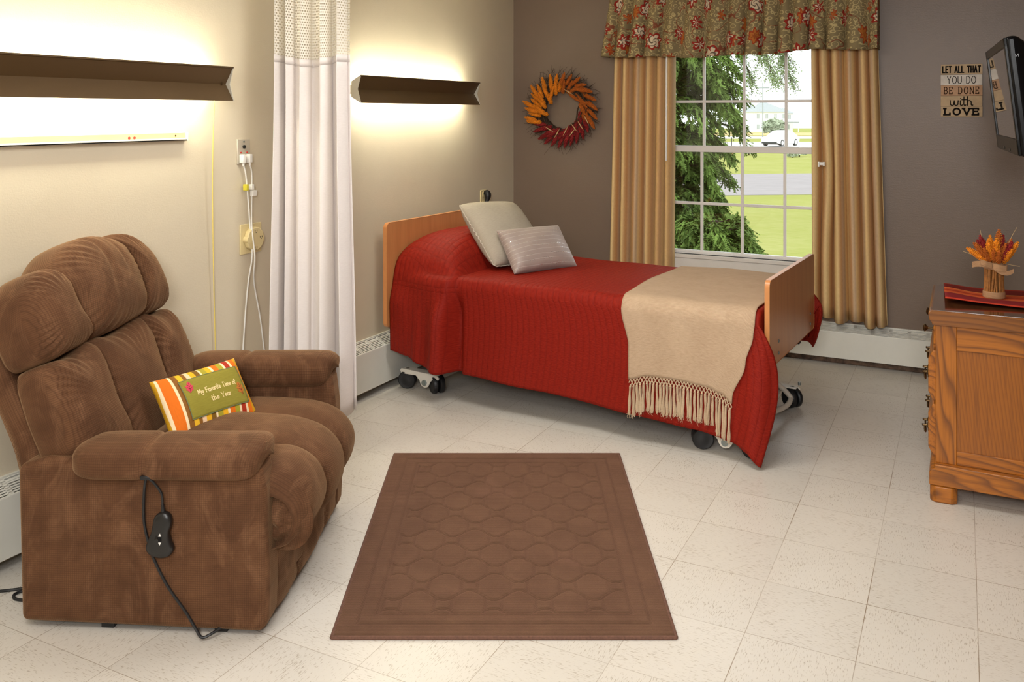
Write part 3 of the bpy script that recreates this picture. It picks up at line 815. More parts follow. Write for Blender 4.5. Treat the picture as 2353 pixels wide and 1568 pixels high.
cord('white nurse call cord with a square white clip, plugged in on the right', .022, [px2(570, 400), px2(570, 450), px2(567, 520, .028), px2(567, 590, .046), px2(575, 650), px2(590, 740), px2(603, 840), px2(612, 940, .05)],
     lambda t: (MB().box(.014, .034, .030, .056, -.205, -.178).build('clip', 'white_plastic', t, bevel=.002), MB().box(.014, .034, .022, .038, -.176, -.150).build('label_sleeve', 'white_plastic', t, bevel=.002)))

# outlet with tap adaptor
t = thing('wall_outlet', 'ivory wall outlet with a round multi-tap adaptor behind the call cords', 'outlet', (XL, 3.094, .960))
MB().box(0, .007, -.067, .067, -.068, .068).build('cover_plate', 'ivory', t, bevel=.002)
hexa = [(.055*cos(a), .055*sin(a)) for a in [radians(k) for k in (90, 62, 34, 6, -20, -45, -75, -105, -140, 180, 140, 115)]]
MB().prism([(a+.005, b-.002) for a, b in hexa], 0, .007, .032).build('tap_adaptor', 'ivory', t, bevel=.004)
MB().cyl((.007, -.035, -.002), (.034, -.035, -.002), .017).build('side_knob', 'ivory', t, True)
for (y, z) in ((.005, .036), (.038, .005), (.005, -.040), (-.018, .0)):
    sl = MB()
    for (a, b) in ((-.006, 0), (.006, 0)): sl.box(.032, .0327, y+a-.0014, y+a+.0014, z-.004, z+.004)
    sl.cyl((.032, y, z-.009), (.0327, y, z-.009), .0022, seg=8)
    sl.build('socket_slots', 'black_plastic', t)
t = thing('bed_outlet', 'ivory wall outlet with a black plug above the headboard', 'outlet', (XL, 5.316, .950))
MB().box(0, .006, -.040, .040, -.060, .060).build('cover_plate', 'ivory', t, bevel=.002)
for z in (-.047, .012): MB().box(.006, .010, -.018, .018, z, z+.035).build('socket', 'ivory', t, bevel=.003)
t2 = thing('power_plug', 'black power plug and cord in the outlet above the headboard', 'plug', (XL, 5.326, .965))
MB().tube([(.0105, .0, .020), (.030, .0, .022), (.036, -.006, -.004), (.032, -.014, -.032), (.030, -.020, -.052)], .021, 10, 4, lambda f: .85+.3*sin(pi*min(1, f*1.6))*(f < .62)-.55*max(0, f-.45)).build('plug_body', 'black_rub', t2, True)
MB().tube([(.030, -.019, -.048), (.032, -.022, -.075), (.04, -.03, -.2), (.045, -.05, -.5), (.05, -.1, -.8)], .005, 8).build('cable', 'black_rub', t2, True)
# ------------------------------------------------------------------ privacy curtain
A, B = Vector((-2.765, 3.085, 0)), Vector((-2.462, 3.238, 0))
dAB = (B-A); nAB = Vector((dAB.y, -dAB.x, 0)).normalized()      # toward the camera
t = thing('privacy_curtain', 'bunched white privacy curtain with open mesh top hanging from the ceiling', 'curtain', (0, 0, 0))
def pc(s, z):
    low = 1-sstep(0.2, 1.8, z)
    ph = 2*pi*(5.2*s+0.30*sin(5*s))
    u = s+0.018*sin(2*ph+1.0)+0.012*sin(3*s*pi+z)
    amp = (0.034+0.014*sin(9*s+1))*(1+0.4*low)
    off = amp*sin(ph)+0.012*sin(ph*0.5+z*1.2)
    sp = 1.0+0.10*low
    u = 0.5+(u-0.5)*sp
    # trailing right leading edge with its hem seam sweeping out near the floor
    u += 0.03*low*sstep(.8, 1, s)
    p = A+dAB*u+nAB*off
    return Vector((p.x, p.y, z))
zt = lambda s: 1.785+.012*sin(6*s+2)
zb = lambda s: .235-.055*s+.01*sin(20*s)
grid('cloth_panel', lambda a, b: pc(a, zb(a)+(zt(a)-zb(a))*b), 150, 26, 'hosp', t, lambda a, b: (a*1.3, b*1.6), thick=.0025)
grid('mesh_top', lambda a, b: pc(a, zt(a)+(2.40-zt(a))*b), 150, 10, 'net', t, lambda a, b: (a*0.75, b*.62), thick=0)
grid('top_hem', lambda a, b: pc(a, zt(a)-.03+.034*b)+nAB*.003, 150, 1, 'hosp', t, lambda a, b: (a*1.3, b*.02), thick=.002)
tr = tag(MB().box(-2.90, -.4, 3.16, 3.19, 2.415, 2.44).build('curtain_track', 'white_metal', None, bevel=.002), 'white ceiling track the privacy curtain hangs from', 'track')

# ------------------------------------------------------------------ window curtains
def drape(label, xa0, xb0, xa1, xb1, ztop, zhem, folds, seed, extra=None):
    t = thing('window_curtain', label, 'curtain', (0, 0, 0), group='tan striped window curtains')
    r = random.Random(seed)
    ph0 = r.uniform(0, 6); w1 = r.uniform(.2, .5)
    def f(a, b):
        zh = zhem(a); z = zh+(ztop-zh)*b; k = 1-b
        x0 = xa0+(xa1-xa0)*k; x1 = xb0+(xb1-xb0)*k
        q = 2*pi*(folds*a+w1*sin(4*a+ph0))+ph0
        x = x0+(x1-x0)*a+.0085*cos(q)
        y = YB-.070+(.033+.013*k)*sin(q)+.007*sin(q*.5+2*k)
        p = Vector((x, y, z))
        if extra: extra(p, a, k)
        return p
    grid('curtain_panel', f, 140, 24, 'drape', t, lambda a, b: (a*.95, b*1.8), thick=.003)
    return t
drape('left tan striped curtain between wreath and window', -2.095, -1.695, -2.135, -1.712, 2.2, lambda a: .27, 6.3, 3)
def pinch(p, a, k):
    g = gauss(k-.52, .2)
    if a < .35: p.x += .05*g*sin(pi*a/.35)*.5
c_r = drape('right tan striped curtain beside the bare taupe wall, reaching the heater', -.825, -.452, -.812, -.392, 2.2, lambda a: .285-.028*a+.012*sin(14*a), 6.6, 8, pinch)
t = thing('curtain_clip', 'small white clip on the right curtain edge', 'clip', (-.763, YB-.122, 1.228))
MB().box(-.018, .018, -.010, .004, -.010, .010).build('clip_body', 'white_plastic', t, bevel=.003)
MB().box(-.020, -.010, -.014, .002, -.020, .012).box(.010, .020, -.014, .002, -.014, .012).build('clip_jaw', 'white_plastic', t, bevel=.002)
w = MB().cyl((-1.728, YB-.135, 2.05), (-1.731, YB-.135, 1.222), .006, seg=10).build('curtain_wand', 'white_plastic', None, True)
tag(w, 'thin white pull wand hanging in front of the left curtain', 'wand')

# valance
t = thing('window_valance', 'gathered olive valance with rust and cream flowers above the window', 'valance', (0, 0, 0))
def vf(a, b):
    zb_ = 1.916-.022*sin(pi*min(a*1.25, 1))-.006*sin(22*a); zt_ = 2.345
    z = zb_+(zt_-zb_)*b; k = 1-b
    x0 = -2.10-.058*k; x1 = -.442+.004*k
    q = 2*pi*(15*a+.4*sin(9*a))
    q2 = 2*pi*(31*a)
    hd = gauss(b-.86, .08)
    y = YB-.158-.028*sin(q)*(.4+.9*k)-.006*sin(q2)*(.4+1.3*hd)-.010*k-.020*gauss(a-.31, .02)*k-.022*gauss(a-.72, .015)*k
    x = x0+(x1-x0)*a-.015*cos(q)*(.35+.65*k)
    e = .10
    return Vector((x, y+.0, z))
grid('valance_cloth', vf, 260, 26, 'valance', t, lambda a, b: (a*2.1, b*.44), thick=.003)
for (sx, xs) in ((0, -1), (1, 1)):
    def ret(a, b, sx=sx):
        p = vf(sx, b); return Vector((p.x, p.y+(YB-.002-p.y)*a, p.z))
    grid('valance_return', ret, 6, 26, 'valance', t, lambda a, b: (a*.12+sx*2.1, b*.44), thick=.003)
MB().box(-2.08, -.46, YB-.138, YB-.128, 2.24, 2.27).box(-2.08, -2.06, YB-.138, YB, 2.24, 2.27).box(-.48, -.46, YB-.138, YB, 2.24, 2.27).build('curtain_rod', 'white_metal', t)

# ------------------------------------------------------------------ seed spikes (amaranth) shared meshes
def spike_mesh(name, L, R, seed, mat):
    r = random.Random(seed); m = MB()
    m.lathe([(.0008, 0), (R*.62, L*.12), (R*.72, L*.45), (R*.5, L*.8), (.001, L)], seg=8)
    rows = int(L/.0062)
    for i in range(rows):
        f = (i+.5)/rows
        rr = R*min(1, f/.14+.25)*min(1, (1-f)/.35+.18)
        n = max(4, int(9*rr/R))
        for k in range(n):
            a = 2*pi*(k+.5*(i % 2))/n+r.uniform(-.15, .15)
            c = Vector((rr*.82*cos(a), rr*.82*sin(a), L*f+r.uniform(-.001, .001))); s = .0042*r.uniform(.8, 1.15)
            d = Vector((cos(a), sin(a), .6)).normalized()*s; u = d.orthogonal().normalized()*s*.8; v = d.cross(u).normalized()*s*.8
            m.add([c+d, c-d, c+u, c-u, c+v, c-v], [(0, 2, 4), (0, 4, 3), (0, 3, 5), (0, 5, 2), (1, 4, 2), (1, 3, 4), (1, 5, 3), (1, 2, 5)])
    o = m.build(name, mat, None, True, angle=False); me = o.data
    bpy.data.objects.remove(o)
    return me
SPK = {c: [spike_mesh('seed_spike', .100, .0135, 5+i, MAT['amar_'+c]) for i in range(2)] for c in 'odr'}
def spike(parent, p, d, c, sc=1.0, label=None):
    o = bpy.data.objects.new('seed_spike', random.choice(SPK[c])); COL.objects.link(o); o.parent = parent
    o.location = p; o.scale = (sc, sc, sc)
    o.rotation_euler = Vector(d).normalized().to_track_quat('Z', 'Y').to_euler()
    if label: o['label'] = label
    return o

# wreath, local frame: x right, z up, y into the wall (front is -y)
t = thing('autumn_wreath', 'round autumn wreath of orange and red seed spikes on the taupe wall', 'wreath', (-2.520, YB-.001, 1.562))
r = random.Random(21); m = MB()
for k in range(34):
    a0 = r.uniform(0, 2*pi); sp = r.uniform(1.6, 3.6); R0 = r.uniform(.135, .205); y0 = r.uniform(-.012, -.052)
    pts = []
    for i in range(9):
        a = a0+sp*i/8; R = R0+.012*sin(3*a+k)+r.uniform(-.006, .006)
        pts.append((R*cos(a), y0+.010*sin(4*a+k), R*sin(a)))
    m.tube(pts, r.uniform(.003, .0055), 5, 3)
m.build('grapevine_ring', 'twig', t, True)
m = MB()
for k in range(430):
    a = r.uniform(0, 2*pi); R = r.uniform(.15, .235); L = r.uniform(.04, .10); tw = -(.5+r.uniform(-.6, .7))
    p = Vector((R*cos(a), r.uniform(-.015, -.055), R*sin(a)))
    d = Vector((cos(a+tw), r.uniform(-.25, .2), sin(a+tw)))
    q = p+d*L*.5+Vector((r.uniform(-.01, .01), 0, r.uniform(-.01, .01))); e = q+Vector((cos(a+tw+r.uniform(-.9, .9)), r.uniform(-.3, .1), sin(a+tw+r.uniform(-.9, .9))))*L*.55
    for v in (p, q, e): v.y = min(v.y, -.004)
    m.tube([p, q, e], .0011, 3, 3)
tag(m.build('twig_wisps', 'twig', t, True), 'wispy dry twigs', kind='stuff')
def wsp(ang, rad, tang, c, sc, dep):
    a = radians(ang); p = Vector((rad*cos(a), dep, rad*sin(a)))
    b = radians(tang); d = Vector((cos(b), -.12, sin(b)))
    spike(t, p-d*.05*sc, d, c, sc, {'o': 'bright orange seed spike', 'd': 'rust orange seed spike', 'r': 'dark red seed spike'}[c])
# spikes swirl clockwise: they point outward, leaning along the ring
for ang, rad, out in [(92, .17, 75), (100, .20, 82), (104, .155, 92), (110, .215, 97), (116, .18, 100), (120, .135, 70), (126, .215, 104), (131, .17, 112), (137, .13, 116), (141, .205, 112), (147, .235, 122), (152, .165, 120), (157, .215, 138), (162, .15, 132), (167, .195, 142), (172, .24, 152), (178, .165, 146), (182, .215, 162), (187, .15, 156), (191, .20, 166), (196, .24, 168), (203, .225, 176)]:
    wsp(ang, rad, out, 'o', r.uniform(.95, 1.2), r.uniform(-.05, -.075))
for ang, rad, out in [(84, .215, 70), (80, .16, 78), (73, .215, 55), (68, .17, 60), (60, .225, 38), (55, .165, 35), (48, .225, 5), (42, .20, -14), (38, .135, -35), (34, .235, -14), (28, .16, -40), (24, .215, -25), (19, .245, -26), (14, .17, -42), (10, .21, -30), (5, .245, -38), (0, .17, -58), (-4, .215, -38), (-9, .245, -45), (-14, .175, -72), (-17, .215, -62), (-22, .25, -60)]:
    wsp(ang, rad, out, 'd', r.uniform(.9, 1.1), r.uniform(-.045, -.07))
for ang, rad, out in [(-26, .165, -82), (-30, .22, -70), (-38, .18, -82), (-44, .225, -82), (-50, .175, -95), (-56, .22, -95), (-62, .17, -108), (-67, .215, -100), (-73, .165, -120), (-78, .22, -104), (-84, .175, -130), (-90, .225, -112), (-96, .18, -138), (-101, .22, -122), (-107, .175, -148), (-112, .225, -138), (-118, .185, -155), (-124, .225, -152), (-131, .18, -165), (-138, .215, -160), (-146, .19, 176)]:
    wsp(ang, rad, out, 'r', r.uniform(1.0, 1.2), r.uniform(-.045, -.07))
for ang, rad, out in [(-58, .19, -128), (-72, .16, -118), (-95, .17, -120), (-35, .2, -55), (-118, .16, 150), (60, .14, 150), (-48, .17, -50), (-20, .22, -60)]:
    a = radians(ang); b = radians(out); p = Vector((rad*cos(a), -.085, rad*sin(a))); d = Vector((cos(b), -.05, sin(b)))
    n = Vector((-d.z, 0, d.x))*.004
    mb = MB(); L = .085
    V = [p-d*L*.5, p+n, p+d*L*.5, p-n]; V2 = [v+Vector((0, -.0012, 0)) for v in V]
    mb.add(V+V2, [(0, 1, 2, 3), (7, 6, 5, 4), (0, 4, 5, 1), (1, 5, 6, 2), (2, 6, 7, 3), (3, 7, 4, 0)])
    mb.build('straw_blade', 'straw', t)

# ------------------------------------------------------------------ plank sign
SW, SH = .216, .306
t = thing('plank_sign', 'small wooden plank sign with black painted words beside the television', 'sign', (-.113, YB-.001, 1.513))
rows = [('LET ALL THAT', 'sign_tan', 'ink', .0068, 0, .036, .60, .62), ('YOU DO', 'sign_white', 'ink', .0034, 0, .041, .0, .85), ('BE DONE', 'sign_peach', 'ink_brown', .0046, .08, .038, .0, .72), ('with', 'sign_tan', 'ink', .0052, 0, .050, .0, 1.0), ('LOVE', 'sign_tan', 'ink', .0092, .13, .036, .0, .84)]
rh = SH/5
for i, (txt, mp, mi, wid, srf, hh, _, xs) in enumerate(rows):
    z1 = SH-i*rh; z0 = z1-rh
    dy = -.014+.001*(i % 2)
    p = MB().box(.0 if i % 2 else .001, SW-(.001 if i % 2 else 0), dy, 0, z0+.0008, z1-.0004).build('plank', mp, t, bevel=.0008)
    st, w_ = text_strokes(txt, hh, gap=.34 if srf else (.10 if txt == 'with' else .24), serif=srf, xs=xs)
    k = {0: .90, 1: .68, 2: .82, 3: .54, 4: .80}[i]*SW/w_
    x_off = (SW-w_*k)/2; gp = .34 if srf else (.10 if txt == 'with' else .24); at_ = 0
    for word in txt.split(' '):
        pre = text_strokes(txt[:at_], hh, gap=gp, serif=srf, xs=xs)[1]+gp*hh if at_ else 0
        ws = text_strokes(word, hh, gap=gp, serif=srf, xs=xs)[0]
        lm = MB()
        ribbons(lm, [[((a+pre)*k, b) for a, b in s] for s in ws], wid, lambda x, y, h: Vector((x_off+x, dy-h, z0+(rh-hh)/2+y)), .0009)
        lm.build('lettering', mi, p)
        at_ += len(word)+1

# ------------------------------------------------------------------ television on wall arm
TN = Vector((.133, 3.535, 1.808)); TFT = Vector((.094, 4.36, 1.797))
ex = (TFT-TN); ex.z = 0; TW = ex.length; ex.normalize()
dn = (Vector((.18, 3.556, 1.388))-TN); THT = dn.length
up = -dn; up -= ex*up.dot(ex); up.normalize()
nz = ex.cross(up).normalized()          # check: should face -x
if nz.x > 0: nz = -nz
M = Matrix((ex, nz, up)).transposed().to_4x4(); M.translation = (TN+TFT)/2-up*THT/2
t = thing('television', 'black flat television mounted on the taupe wall, screen tilted toward the bed', 'television', M.translation)
t.rotation_euler = M.to_3x3().to_euler()
w2, h2 = TW/2, THT/2
def rbox(x0, x1, y0, y1, z0, z1, name, mat, par, bev): return MB().box(x0, x1, y0, y1, z0, z1).build(name, mat, par, bevel=bev)
# local: x along screen (near -> far), y out of the screen, z up
c = MB()
c.add([(-w2, 0, -h2), (w2, 0, -h2), (w2, 0, h2), (-w2, 0, h2), (-w2, -.035, -h2), (w2, -.035, -h2), (w2, -.035, h2), (-w2, -.035, h2), (-w2*.82, -.10, -h2*.8), (w2*.82, -.10, -h2*.8), (w2*.82, -.10, h2*.72), (-w2*.82, -.10, h2*.72)],
      [(0, 1, 2, 3), (0, 4, 5, 1), (1, 5, 6, 2), (2, 6, 7, 3), (3, 7, 4, 0), (4, 8, 9, 5), (5, 9, 10, 6), (6, 10, 11, 7), (7, 11, 8, 4), (11, 10, 9, 8)])
c.build('casing', 'gloss_black', t, bevel=.012, bseg=4)
bz = MB(); bw_, bb = .036, .062
bz.box(-w2+.004, w2-.004, -.004, .006, h2-bw_, h2-.004).box(-w2+.004, w2-.004, -.004, .006, -h2+.004, -h2+bb).box(-w2+.004, -w2+bw_, -.004, .006, -h2+.004, h2-.004).box(w2-bw_, w2-.004, -.004, .006, -h2+.004, h2-.004)
bz.build('bezel', 'grey_plastic', t, bevel=.002)
rbox(-w2+bw_-.002, w2-bw_+.002, -.003, .0015, -h2+bb-.002, h2-bw_+.002, 'screen', 'screen', t, .0)
for x in (.10, -.12): rbox(x-.03, x+.03, .005, .0075, -h2+.012, -h2+.022, 'button_strip', 'gloss_black', t, .001)
lg = MB(); ribbons(lg, [[(0, 0), (0, .009)], [(0, .009), (.008, 0)], [(.008, 0), (.008, .009)]], .0018, lambda x, y, h: Vector((-w2-.0005-h, -.032+x, h2-.075+y)), .0006)
lg.build('side_marking', 'silver_mark', t)
t2 = thing('television_wall_arm', 'black wall arm holding the television', 'bracket', (XR, 3.86, 1.60))
MB().box(-.012, 0, -.06, .06, -.12, .12).build('wall_plate', 'black_plastic', t2, bevel=.003)
MB().tube([(-.01, 0, 0), (-.07, -.02, 0), (-.13, -.015, 0)], .018, 10).build('arm', 'black_plastic', t2, True)

# ------------------------------------------------------------------ dresser
DX0, DX1, DY0, DY1, DZ = -.095, .40, 3.90, 4.47, .755
t = thing('oak_dresser', 'honey oak dresser with brass pulls against the right wall', 'dresser', (DX0, DY0, 0))
dw, dl = DX1-DX0, DY1-DY0
# side (near) frame and panel; local x depth, y length
for yy, yn in ((0, .02), (dl-.02, dl)):
    MB().box(0, .075, yy, yn, .15, DZ-.06).build('side_stile', 'oak_z', t, bevel=.002)
    MB().box(dw-.07, dw, yy, yn, .15, DZ-.06).build('side_stile', 'oak_z', t, bevel=.002)
    MB().box(.075, dw-.07, yy, yn, .60, DZ-.06).build('side_rail', 'oak_x', t, bevel=.002)
    MB().box(.075, dw-.07, yy, yn, .15, .205).build('side_rail', 'oak_x', t, bevel=.002)
    MB().box(.070, dw-.065, yy+.006, yn-.006, .195, .61).build('side_panel', 'oak_panel', t)
MB().box(dw-.012, dw, .02, dl-.02, .15, DZ-.06).build('back_panel', 'oak_panel', t)
MB().box(.012, dw-.012, .02, dl-.02, .15, .165).build('bottom_board', 'oak_y', t)
# base plinth moulding, feet
b = MB().prism([(-.022, .068), (-.022, .118), (-.014, .130), (-.004, .132), (-.004, .15), (dw, .15), (dw, .068)], 1, -.028, dl+.01)
b.build('base_moulding', 'oak_x', t, bevel=.004)
def foot(x0, y0):
    c_ = .018; x1, y1 = x0+.098, y0+.098
    poly = [(x0+c_, y0), (x1-c_, y0), (x1, y0+c_), (x1, y1-c_), (x1-c_, y1), (x0+c_, y1), (x0, y1-c_), (x0, y0+c_)]
    MB().prism(poly, 2, 0, .066).build('foot', 'oak_x', t, bevel=.006)
for x0, y0 in ((-.020, -.026), (dw-.10, -.026), (-.020, dl-.09), (dw-.10, dl-.09)): foot(x0, y0)
# top with dark moulded edge
tp = MB().prism([(-.012, DZ-.058), (-.012, DZ-.050), (-.022, DZ-.038), (-.026, DZ-.012), (-.020, DZ-.002), (-.012, DZ), (dw, DZ), (dw, DZ-.058)], 1, -.020, dl+.01)
tp.build('top_moulding', 'oak_edge', t, bevel=.003)
MB().box(-.012, dw-.002, -.012, dl+.002, DZ-.002, DZ+.0015).build('top_panel', 'oak_top', t)
# drawers with shaped fronts, pulls
def bail(par, y, z):
    m = MB()
    for dy in (-.036, .036): m.lathe([(.011, 0), (.012, -.003), (.006, -.006), (.004, -.018), (.0055, -.022), (.001, -.024)], (-.028, y+dy, z), 0, 12)
    m.prism([(y-.055, z), (y-.038, z+.022), (y-.01, z+.012), (y, z+.020), (y+.01, z+.012), (y+.038, z+.022), (y+.055, z), (y+.038, z-.022), (y+.01, z-.012), (y, z-.020), (y-.01, z-.012), (y-.038, z-.022)], 0, -.030, -.027)
    m.tube([(-.042, y-.036, z), (-.041, y-.034, z-.024), (-.039, y-.014, z-.034), (-.039, y+.014, z-.034), (-.041, y+.034, z-.024), (-.042, y+.036, z)], .0035, 8, 5)
    m.build('bail_pull', 'brass', par, True)
for (z0, z1, kind) in ((.60, .69, 'knob'), (.385, .585, 'bail'), (.165, .37, 'bail')):
    mid = (z0+z1)/2
    if kind == 'knob': prof = [(.01, z0), (-.004, z0), (-.008, z0+.01), (-.008, z1-.01), (-.004, z1), (.01, z1)]
    else: prof = [(.01, z0), (-.010, z0), (-.016, z0+.012), (-.027, z0+.035), (-.027, z1-.035), (-.016, z1-.012), (-.010, z1), (.01, z1)]
    d = MB().prism(prof, 1, .03, dl-.03).build('drawer', 'oak_y', t, bevel=.003)
    for y in (.115, dl-.115):
        if kind == 'knob':
            MB().lathe([(.009, -.008), (.009, -.011), (.004, -.014), (.004, -.030), (.015, -.040), (.0165, -.043), (.012, -.048), (.001, -.050)], (0, y, mid+.01), 0, 16).build('knob', 'brass', d, True)
        else: bail(d, y, mid)
MB().box(0, .018, .02, dl-.02, .15, DZ-.06).build('face_frame', 'oak_z', t)

# runner on the dresser, spanning front to back
def rn(a, b):
    x = -.075+.468*a; y = 4.035+.40*b
    z = DZ+.004+.010*gauss(b, .22)*(1-.2*a)+.012*gauss(a, .18)*gauss(b-.5, .9)+.002*sin(7*a+3*b)
    return Vector((x+.02*(b-.5)*gauss(a, .3)*0-.012*b*(1-a)+.012*(1-a), y, z))
o = grid('table_runner', rn, 40, 24, 'runner', None, lambda a, b: (a*.47, .5-b*.5), thick=.0035, off=1)
tag(o, 'red and orange striped runner laid across the dresser top', 'table runner')

# bundle of dried flowers
t = thing('dried_flower_bundle', 'bundle of red and orange dried seed spikes tied with burlap on the dresser', 'flowers', (.118, 4.235, DZ+.0085))
r = random.Random(4); m = MB()
for k in range(46):
    a = r.uniform(0, 2*pi); R = .037*sqrt(r.uniform(.05, 1)) if k > 26 else .037
    a2 = a+r.uniform(-.3, .3)
    m.tube([(R*cos(a), R*sin(a), 0), (R*.92*cos(a2), R*.92*sin(a2), .09), (R*.95*cos(a2), R*.95*sin(a2), .16)], r.uniform(.003, .005), 6, 3)
m.build('stem_bundle', 'stem', t, True)
bs = MB().lathe([(.0415, 0), (.0430, .004), (.0425, .020), (.0415, .026), (.038, .026), (.038, .001)], seg=32)
bs.build('burlap_base', 'burlap', t, True)
MB().lathe([(.037, .118), (.041, .120), (.042, .132), (.041, .146), (.037, .148)], seg=32).build('burlap_band', 'burlap', t, True)
# camera-facing side of the bundle for the bow: direction toward the room
fd = Vector((-.1, -1, 0)).normalized(); rt = Vector((1, -.1, 0)).normalized()
def ribbon3(pts, wv, thick=.0025):
    P = catmull(pts, 6); m = MB(); V = []; F = []
    wv = Vector(wv); n = len(P)
    for q in P:
        for s, tt in ((-1, 0), (1, 0), (1, 1), (-1, 1)):
            V.append(q+wv*s+fd*thick*tt)
    for i in range(n-1):
        b0 = i*4
        for k in range(4): F.append((b0+k, b0+(k+1) % 4, b0+4+(k+1) % 4, b0+4+k))
    F += [(0, 1, 2, 3), (4*(n-1)+3, 4*(n-1)+2, 4*(n-1)+1, 4*(n-1))]
    return m.add(V, F)
def L3(x, d, z): return rt*x+fd*d+Vector((0, 0, z))
ribbon3([L3(-.005, .044, .135), L3(-.035, .05, .142), L3(-.060, .045, .140), L3(-.078, .04, .134)], (0, 0, .012)).build('bow_tail', 'burlap', t, True)
ribbon3([L3(-.004, .046, .138), L3(-.026, .058, .146), L3(-.046, .050, .150), L3(-.040, .046, .140)], (0, 0, .011)).build('bow_loop', 'burlap', t, True)
ribbon3([L3(.0, .046, .136), L3(.022, .058, .132), L3(.046, .050, .130), L3(.052, .044, .136)], (0, 0, .013)).build('bow_loop', 'burlap', t, True)
ribbon3([L3(.004, .046, .128), L3(.030, .052, .114), L3(.055, .046, .112), L3(.074, .04, .122)], (0, 0, .009)).build('bow_tail', 'burlap', t, True)
lab = {'o': 'golden seed spike', 'd': 'rust orange seed spike', 'r': 'dark red seed spike'}
for (x, d, z0, dx, dd, dz, c, s) in [(-.02, .02, .155, -.75, .1, .55, 'o', 1.0), (-.018, .0, .16, -.6, -.1, .7, 'd', .95), (-.022, .02, .165, -.45, .25, .75, 'd', .9), (-.02, .01, .175, -.30, .1, .9, 'r', 1.0), (-.028, -.01, .17, -.45, -.2, .85, 'r', .85),
     (-.008, .03, .165, -.10, .3, 1, 'o', .98), (-.004, .0, .17, -.12, -.1, 1, 'o', 1.0), (.010, .03, .165, .04, .28, 1, 'o', 1.05), (.012, .0, .18, .06, -.1, 1, 'd', 1.15), (.004, .032, .16, .0, .5, .9, 'd', .7),
     (.020, .0, .18, .15, -.2, 1, 'r', .95), (.024, .02, .165, .26, .2, .9, 'd', .85), (.030, -.01, .17, .35, -.2, .9, 'd', .95), (.030, .02, .16, .36, .2, .85, 'r', 1.05), (.034, .0, .16, .50, .05, .8, 'o', 1.05), (.034, .02, .158, .45, .35, .8, 'o', .8), (-.012, .034, .16, -.28, .5, .85, 'd', .75), (.018, .036, .158, .12, .5, .85, 'd', .72)]:
    spike(t, L3(x, d, z0-.01), rt*dx+fd*dd+Vector((0, 0, dz)), c, s, lab[c])
m = MB()
for (x0, x1, z1) in ((-.03, -.115, .185), (.03, .085, .30), (-.03, -.05, .28), (.02, .095, .14)):
    m.tube([L3(x0, .01, .15), L3((x0+x1)/2, .02, .15+(z1-.15)*.6), L3(x1, .02, z1)], .0011, 4, 4)
m.build('straw_wisps', 'straw', t, True)
# ------------------------------------------------------------------ bed (local x: head -> foot, y: near side -> far side)
BPHI = radians(-3.8)
BP = Vector((-2.7975, 4.0996, 0))
bed = thing('hospital_bed', 'adjustable bed with maple head and foot boards on black casters', 'bed', BP, BPHI)
def board(name, x0, x1, y0, y1, z0, z1, r=.03):
    poly = []
    for (cx, cy, a) in ((y1-r, z1-r, 0), (y0+r, z1-r, 90), (y0+r, z0+r, 180), (y1-r, z0+r, 270)):
        poly += [(cx+r*cos(radians(a+k*15)), cy+r*sin(radians(a+k*15))) for k in range(7)]
    b = MB().prism(poly, 0, x0+.0015, x1-.0015).build(name, 'maple', bed)
    n = len(poly); m = MB(); V = []; F = []
    cy, cz = (y0+y1)/2, (z0+z1)/2
    for x in (x0, x1):
        for (y, z) in poly: V.append((x, y, z))
    o = 1.0
    V2 = [(x, y+(.0015 if y > cy else -.0015), z+(.0015 if z > cz else -.0015)) for x, y, z in V]
    for i in range(n): F.append((i, (i+1) % n, n+(i+1) % n, n+i))
    m.add(V2, F); m.build('edge_band', 'maple_edge', b)
    return b
board('headboard', -.024, 0, -.085, .895, .36, .932)
fb = board('footboard', 2.030, 2.052, 0, .893, .413, .800)
for y in (.155, .800):
    for z in (.452, .505):
        MB().lathe([(.008, 0), (.008, .0015), (.005, .003), (.001, .003)], (2.0525, y, z), 0, 12).build('screw', 'bolt', fb, True)
MB().box(.02, 1.985, .035, .875, .47, .645).build('mattress', 'mattress', bed, bevel=.03, bseg=3)
MB().box(.03, 2.0, .05, .83, .40, .44).box(.03, 2.0, .05, .09, .34, .42).box(.03, 2.0, .79, .83, .34, .42).build('deck_frame', 'black_plastic', bed, bevel=.004)
def bogie(a0, a1, piv, y, sgn):
    """two casters joined by a white rocker plate with a pivot lobe"""
    zt_ = .112
    poly = [(a0-.03, zt_-.012), (a0-.02, zt_), (a1+.02, zt_-.006), (a1+.035, zt_-.02), (a1+.03, zt_-.032), (piv+.055, zt_-.030), (piv+.036, zt_-.05), (piv+.030, .048), (piv+.018, .032), (piv, .027), (piv-.018, .032), (piv-.030, .048), (piv-.036, zt_-.048), (piv-.06, zt_-.026), (a0-.02, zt_-.028)]
    r = MB().prism(poly, 1, y-.004*1, y+.004).box(a0-.02, a1+.025, y, y+.055*sgn, zt_-.010, zt_-.004)
    r.build('caster_bracket', 'white_metal', bed, bevel=.002)
    MB().cyl((piv, y-.014*sgn, .055), (piv, y+.09*sgn, .055), .010).cyl((piv, y-.012*sgn, .055), (piv, y-.004*sgn, .055), .016).build('pivot_bolt', 'bolt', bed, True)
    MB().cyl((piv, y+.012*sgn, .056), (piv, y+.09*sgn, .056), .022, seg=16).build('pivot_sleeve', 'white_metal', bed, True)
    for a, sw in ((a0, 25), (a1, -35)):
        c = bpy.data.objects.new('caster', caster_me[0]); COL.objects.link(c); c.parent = bed
        c.location = (a, y+.03*sgn, 0); c.rotation_euler = (0, 0, radians(sw))
        h = bpy.data.objects.new('caster_hub', caster_me[1]); COL.objects.link(h); h.parent = c
cm = MB()
